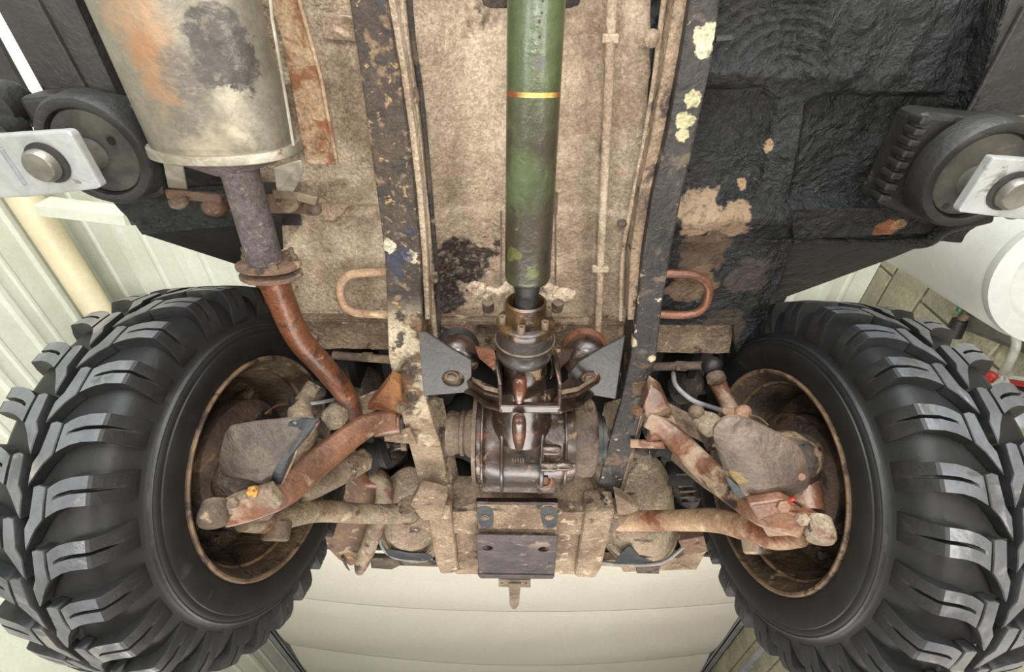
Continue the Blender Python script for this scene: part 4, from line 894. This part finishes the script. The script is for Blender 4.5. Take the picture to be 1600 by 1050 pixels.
# ================================================================== WHEELS
NP=27; PIT=2*PI/NP
def wheel(S,s,Cn,toe,camb,phase,labt):
    ax_=Vector((s,s*toe,s*camb)).normalized(); Xp=ax_*s; Ey=Zu.cross(Xp).normalized(); Ez=Xp.cross(Ey)
    Rm=Matrix((Xp,Ey,Ez)).transposed()
    C_=Vector(Cn)+Vector((0,0,CZ))
    w_=T('wheel',labt,'wheel',C_,'front wheels',rot=Rm); 
    def lat(prof,name,mat,par,n=96,sm=True,**k):   # prof: (radius, outward offset)
        V,F=lathe_vf([(s*o,r) for r,o in prof],(0,0,0),(1,0,0),n,cap=False); return add(name,V,F,mat,par,smooth=sm,local=True,**k)
    W=.222
    half=[(.205,.022),(.214,.006),(.222,-.001),(.235,-.007),(.255,-.0115),(.268,-.0120),(.2735,-.0105),(.2745,-.0080),(.278,-.0080),(.283,-.0070),(.2875,-.0035),(.2905,.0005),(.296,.003),(.306,.006),(.320,.0105),(.334,.017),(.344,.026),(.3495,.038),(.352,.06),(.353,.111)]
    full=half+[(r,W-o) for r,o in half[::-1]][1:]
    ty=lat(full,'tyre',m_side,w_)
    ring=lat([(.2855,-.006),(.2875,-.0062),(.2895,-.0045),(.2905,-.0005)],'bead_ring',m_lug,ty)
    # rim
    rimp=[(.221,.0005),(.223,-.003),(.221,-.006),(.217,-.0055),(.213,.0),(.207,.010),(.200,.018),(.199,.040),(.188,.062),(.180,.085),(.180,.120),(.172,.128),(.150,.134),(.128,.128),(.110,.118),(.085,.116),(.07,.112),(.0,.112)]
    lat([(.2235,-.001),(.2235,-.0055),(.220,-.0075),(.2155,-.0055),(.213,.002)],'rim_lip',m_lip,w_)
    rm=lat(rimp,'rim',m_rim,w_)
    lat([(.199,.030),(.1945,.033),(.1945,.040),(.198,.044)],'barrel_ridge',m_lip,rm)
    lat([(.03,.03),(.075,.032),(.118,.040),(.132,.052),(.135,.090),(.12,.112)],'brake_drum',m_drum,w_,48)
    lat([(.0,-.005),(.034,-.004),(.040,.004),(.042,.030)],'hub',m_rim,w_,32)
    for k in range(5):
        a=2*PI*k/5+.4; q=Vector((s*.116,math.cos(a)*.155,math.sin(a)*.155)); V,F=lathe_vf([(0,.010),(-s*.010,.009)],q,(1,0,0),6); add('wheel_nut',V,F,m_rim,rm,local=True)
    # tread lugs
    def lugmesh(nm,st,side,slot,mat):
        """st: stations (r_base,o_base,r_top,o_top,lo,hi,slotdepth); side 0 inner,1 outer"""
        V=[];F=[];cols=6
        for (rb,ob,rt,ot,lo,hi,sd) in st:
            md=(lo+hi)/2
            d=.03
            ths=[lo,md-d,md-d*.8,md+d*.8,md+d,hi]
            if side: f=lambda o:W-o
            else: f=lambda o:o
            for th in(lo,hi):
                a=th*PIT; V.append(Vector((s*f(ob),rb*math.cos(a),rb*math.sin(a))))
            for j,th in enumerate(ths):
                a=th*PIT; k=sd if j in(2,3) else 0; r=rt+(rb-rt)*k; o=ot+(ob-ot)*k
                V.append(Vector((s*f(o),r*math.cos(a),r*math.sin(a))))
        n=8
        for i in range(len(st)-1):
            a=i*n;b=a+n; F.append((a,a+1,b+1,b)); F.append((a,b,b+2,a+2)); F.append((a+1,a+7,b+7,b+1))
            for j in range(2,7): F.append((a+j,a+j+1,b+j+1,b+j))
        for e in(0,(len(st)-1)*n): F.append((e,e+2,e+3,e+4,e+5,e+6,e+7,e+1))
        
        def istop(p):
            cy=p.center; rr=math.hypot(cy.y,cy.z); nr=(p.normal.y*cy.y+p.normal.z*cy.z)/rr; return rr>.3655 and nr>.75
        me=add(nm,V,F,mat,ty,local=True,bevel=.0012,seg=1,ang=50,topf=(m_worn_lit,istop),smooth=True); return me
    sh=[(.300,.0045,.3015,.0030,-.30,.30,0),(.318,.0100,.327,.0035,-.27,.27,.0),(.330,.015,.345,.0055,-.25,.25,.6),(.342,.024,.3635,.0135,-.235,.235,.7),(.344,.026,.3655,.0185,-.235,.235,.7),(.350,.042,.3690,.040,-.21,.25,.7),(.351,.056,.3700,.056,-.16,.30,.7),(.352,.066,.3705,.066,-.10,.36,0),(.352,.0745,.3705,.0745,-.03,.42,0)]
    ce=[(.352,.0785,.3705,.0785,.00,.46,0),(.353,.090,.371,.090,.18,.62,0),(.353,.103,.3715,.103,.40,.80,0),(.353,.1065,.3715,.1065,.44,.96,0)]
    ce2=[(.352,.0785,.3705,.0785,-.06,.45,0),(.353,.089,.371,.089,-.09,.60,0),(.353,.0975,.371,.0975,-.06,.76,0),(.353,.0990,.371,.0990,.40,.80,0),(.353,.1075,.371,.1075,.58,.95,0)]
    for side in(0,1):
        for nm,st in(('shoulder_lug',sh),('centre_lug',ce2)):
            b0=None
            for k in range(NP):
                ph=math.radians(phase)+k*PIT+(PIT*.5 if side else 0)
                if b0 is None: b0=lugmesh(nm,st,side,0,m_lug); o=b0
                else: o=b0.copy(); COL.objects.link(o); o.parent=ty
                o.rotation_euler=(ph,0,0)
    # stones and grit caught in the centre groove
    g=[]
    for k in range(170):
        a=random.random()*2*PI; o=W/2+random.uniform(-.007,.007); r=.353+random.random()*.004; q=Vector((s*o,r*math.cos(a),r*math.sin(a)))
        e=.0016+random.random()*.0025; g.append(([q+Vector(v)*e for v in((1,0,0),(-1,.2,0),(0,1,.2),(0,-1,0),(.1,0,1),(0,.1,-1))],[(0,2,4),(2,1,4),(1,3,4),(3,0,4),(2,0,5),(1,2,5),(3,1,5),(0,3,5)]))
    V,F=join_vf(g); o=add('lodged_grit',V,F,m_cast,ty,local=True); o['kind']='stuff'
    return w_
wheel('L',-1,(-.5025,.8361,.6119),-.1268*1,-.0817*1,-131.3-6.5,'left chunky off-road wheel with black tyre and muddy rim')
wheel('R',1,(.5292,.8539,.6154),.0949,.0609,-125.0-6.5,'right chunky off-road wheel with black tyre and rust-lipped rim')
# ================================================================== LIFT ARMS
t=T('lift_pad','round rubber lift pad on its pale bolted arm plate under the left sill','lift',P(150,240,.70))
dc=P(150,238,.705)
lathe('disc',[(0,.010),(0,.058),(.003,.060),(.004,.060)],dc,Zu,m_disc,t,48)
lathe('rubber_rim',[(.002,.060),(-.006,.062),(-.008,.066),(-.006,.074),(.0,.078),(.03,.080),(.034,.076)],dc,Zu,m_rub,t,56,cap=False)
lathe('stud',[(-.085,.022)]+[(-.08+i*.006,.022 if i%2 else .0203) for i in range(13)]+[(0,.022)],P(143,240,.700),Zu,m_screw,t,24)
lathe('pad_hole',[(0,.006),(-.001,.006)],P(174,220,.703),Zu,m_gun,t,14)
slab('rubber_block',[(24,152),(70,148),(212,168),(226,185),(258,305),(236,313),(150,312),(60,215)],.735,.055,m_rub,t,bevel=.008)
t2=t
slab('arm_plate',[(-60,215),(104,204),(112,210),(158,292),(150,296),(40,309),(-60,312)],.60,.014,m_alu,t2,bevel=.003)
lathe('bolt_head',[(.014,.020),(-.010,.020),(-.014,.017)],P(72,256,.60),Zu,m_screw,t2,28); lathe('washer',[(-.003,.025),(.001,.025)],P(76,254,.60),Zu,m_rub,t2,28)
strip('groove_strip',[P(-2,232,.598),P(38,290,.598)],.006,.003,m_track,t2)
t=T('lift_pad','round rubber lift pad with ribbed block on its pale plate under the right sill','lift',P(1520,280,.70))
dc=P(1530,275,.695)
lathe('disc',[(0,.010),(0,.058),(.003,.060),(.004,.060)],dc,Zu,m_disc,t,48)
lathe('rubber_rim',[(.002,.060),(-.006,.062),(-.008,.066),(-.006,.074),(.0,.078),(.03,.080),(.034,.076)],dc,Zu,m_rub,t,56,cap=False)
lathe('stud',[(-.085,.022)]+[(-.08+i*.006,.022 if i%2 else .0203) for i in range(13)]+[(0,.022)],P(1522,281,.695),Zu,m_screw,t,24)
lathe('pad_hole',[(0,.005),(-.001,.005)],P(1478,322,.695),Zu,m_gun,t,14)
slab('rubber_block',[(1437,181),(1455,177),(1640,195),(1640,340),(1440,345),(1368,318),(1385,290)],.735,.055,m_rub,t,bevel=.008)
for i in range(8):
    f=i/7; a=P(1436+(1372-1436)*f,188+(308-188)*f,.728); b=P(1452+(1392-1452)*f,190+(310-190)*f,.728); beam('rib',a+Zu*.01,b+Zu*.01,.010,.03,m_rub,t,bevel=.003)
t2=t
slab('arm_plate',[(1553,246),(1680,255),(1690,350),(1600,344),(1500,332),(1499,328)],.60,.014,m_alu,t2,bevel=.003)
lathe('bolt_head',[(.014,.020),(-.010,.020),(-.014,.017)],P(1580,300,.60),Zu,m_screw,t2,28); lathe('washer',[(-.003,.025),(.001,.025)],P(1577,298,.60),Zu,m_rub,t2,28)
# dark lift carriage at the far left edge
t=T('lift_carriage','dark lift column carriage at the upper left edge','lift',P(-20,100,.9))
slab('column',[(-120,-40),(-50,-20),(0,72),(43,150),(-40,150)],1.1,.012,m_sill,t)
lathe('knob',[(-.02,.03),(.02,.034),(.03,.03)],P(5,168,.75),Zu,m_rub,t,24); lathe('knob',[(-.02,.024),(.02,.024)],P(8,206,.72),Zu,m_rub,t,24)
# ================================================================== RIGHT WALL THINGS
def W_(px,py,off=0): return PX(px,py,WR-off)
t=T('white_tank','large white cylindrical tank with round end cap at the right edge','tank',PX(1540,380,1.55))
ta=PX(1410,330,1.50); tb=PX(1672,432,1.30)
axk=(tb-ta).normalized(); Lk=(tb-ta).length
lathe('cylinder',[(0,.16),(.02,.175),(Lk-.02,.175),(Lk,.165)],ta,axk,m_white,t,48)
lathe('end_cap',[(0,.165),(.01,.17),(.03,.168),(.034,.13),(.02,.125),(.02,.05),(.03,.045),(.03,.0)],tb,axk,m_white,t,48)
t=T('air_hose','clear air hose looping from a brass fitting on the block wall','hose',W_(1560,500,.05))
tube('hose',[(W_(1526,482,.05),.012),(W_(1550,492,.06),.013),(W_(1578,508,.07),.013),(W_(1588,535,.07),.013),(W_(1578,565,.07),.013),(W_(1556,598,.08),.013)],M('clear_hose',c(186,184,172),c(160,158,146),12,(),.2,0,.1),t,n=16)
for i in range(3): lump('brass_fitting',W_(1512+i*6,474-i*5,.05),.018,m_brass,t,.2)
tube('black_pipe',[(W_(1530,462,.05),.010),(W_(1545,456,.05),.010),(W_(1590,484,.05),.010),(W_(1640,505,.05),.010)],m_gun,t,n=12)
tube('green_lever',[(W_(1498,486,.07),.010),(W_(1506,470,.07),.010)],m_gr,t,n=12,sub=1)
t=T('air_gun','black gripped air tool hanging from the hose fitting','tool',W_(1490,510,.05)); tube('grip',[(W_(1500,500,.05),.026),(W_(1488,525,.05),.030)],m_gun,t,n=16,sub=1); tube('nozzle',[(W_(1512,490,.05),.014),(W_(1500,502,.05),.014)],m_cast,t,n=12,sub=1)
t=T('grey_wall_box','flat grey box on the block wall behind the hose','box',W_(1545,490,.02)); V,F=[],[]
A_,B_,C2,D2=W_(1528,455,.012),W_(1620,500,.012),W_(1620,560,.012),W_(1505,515,.012); quad('panel',[A_,B_,C2,D2],M('grey_panel',c(104,102,94)),t,th=.01); quad('lid',[A_.lerp(C2,.1),B_.lerp(D2,.1),C2.lerp(A_,.1),D2.lerp(B_,.1)],M('grey_lid',c(112,110,100)),t,th=-.004)
t=T('cable_bundle','tangle of red, black and white cables right of the right tyre','cable',W_(1580,610,.1))
for i,(mt,y) in enumerate(((m_red,600),(m_gun,606),(m_gun,613),(m_red,596),(m_white,622),(m_white,590))):
    tube('cable',[(W_(1556,y+6,.10),.007),(W_(1580,y,.12),.007),(W_(1640,y+10,.12),.007)],mt,t,n=8)
lump('red_plug',W_(1549,590,.1),.022,m_red,t,.2)
for i in range(2): tube('white_connector',[(W_(1550+i*9,606+i*2,.12),.012),(W_(1570+i*9,592+i*2,.12),.012)],m_white,t,n=10,sub=1)
lump('grey_motor',W_(1590,640,.12),.07,m_track,t,.1)
# longitudinal timber strip at the ceiling corner, right
a=PX(1345,430,WR-.04); o=beam('timber_strip',Vector((a.x,-1,a.z)),Vector((a.x,6.5,a.z)),.05,.03,m_yellow); tag(o,'warm timber strip along the top of the block wall','trim')
a=PX(1195,1010,WR-.06); t=T('wall_conduit','pale conduit running along the block wall at the lower right','pipe',a)
tube('pipe',[(Vector((a.x,1.5,a.z)),.022),(Vector((a.x,6.8,a.z)),.022)],m_track,t,n=16,sub=1)
for y in(2,3,4,5): beam('clip',Vector((a.x+.0,y,a.z-.03)),Vector((a.x+.0,y,a.z+.03)),.02,.05,m_track,t,up=Vector((0,1,0)))
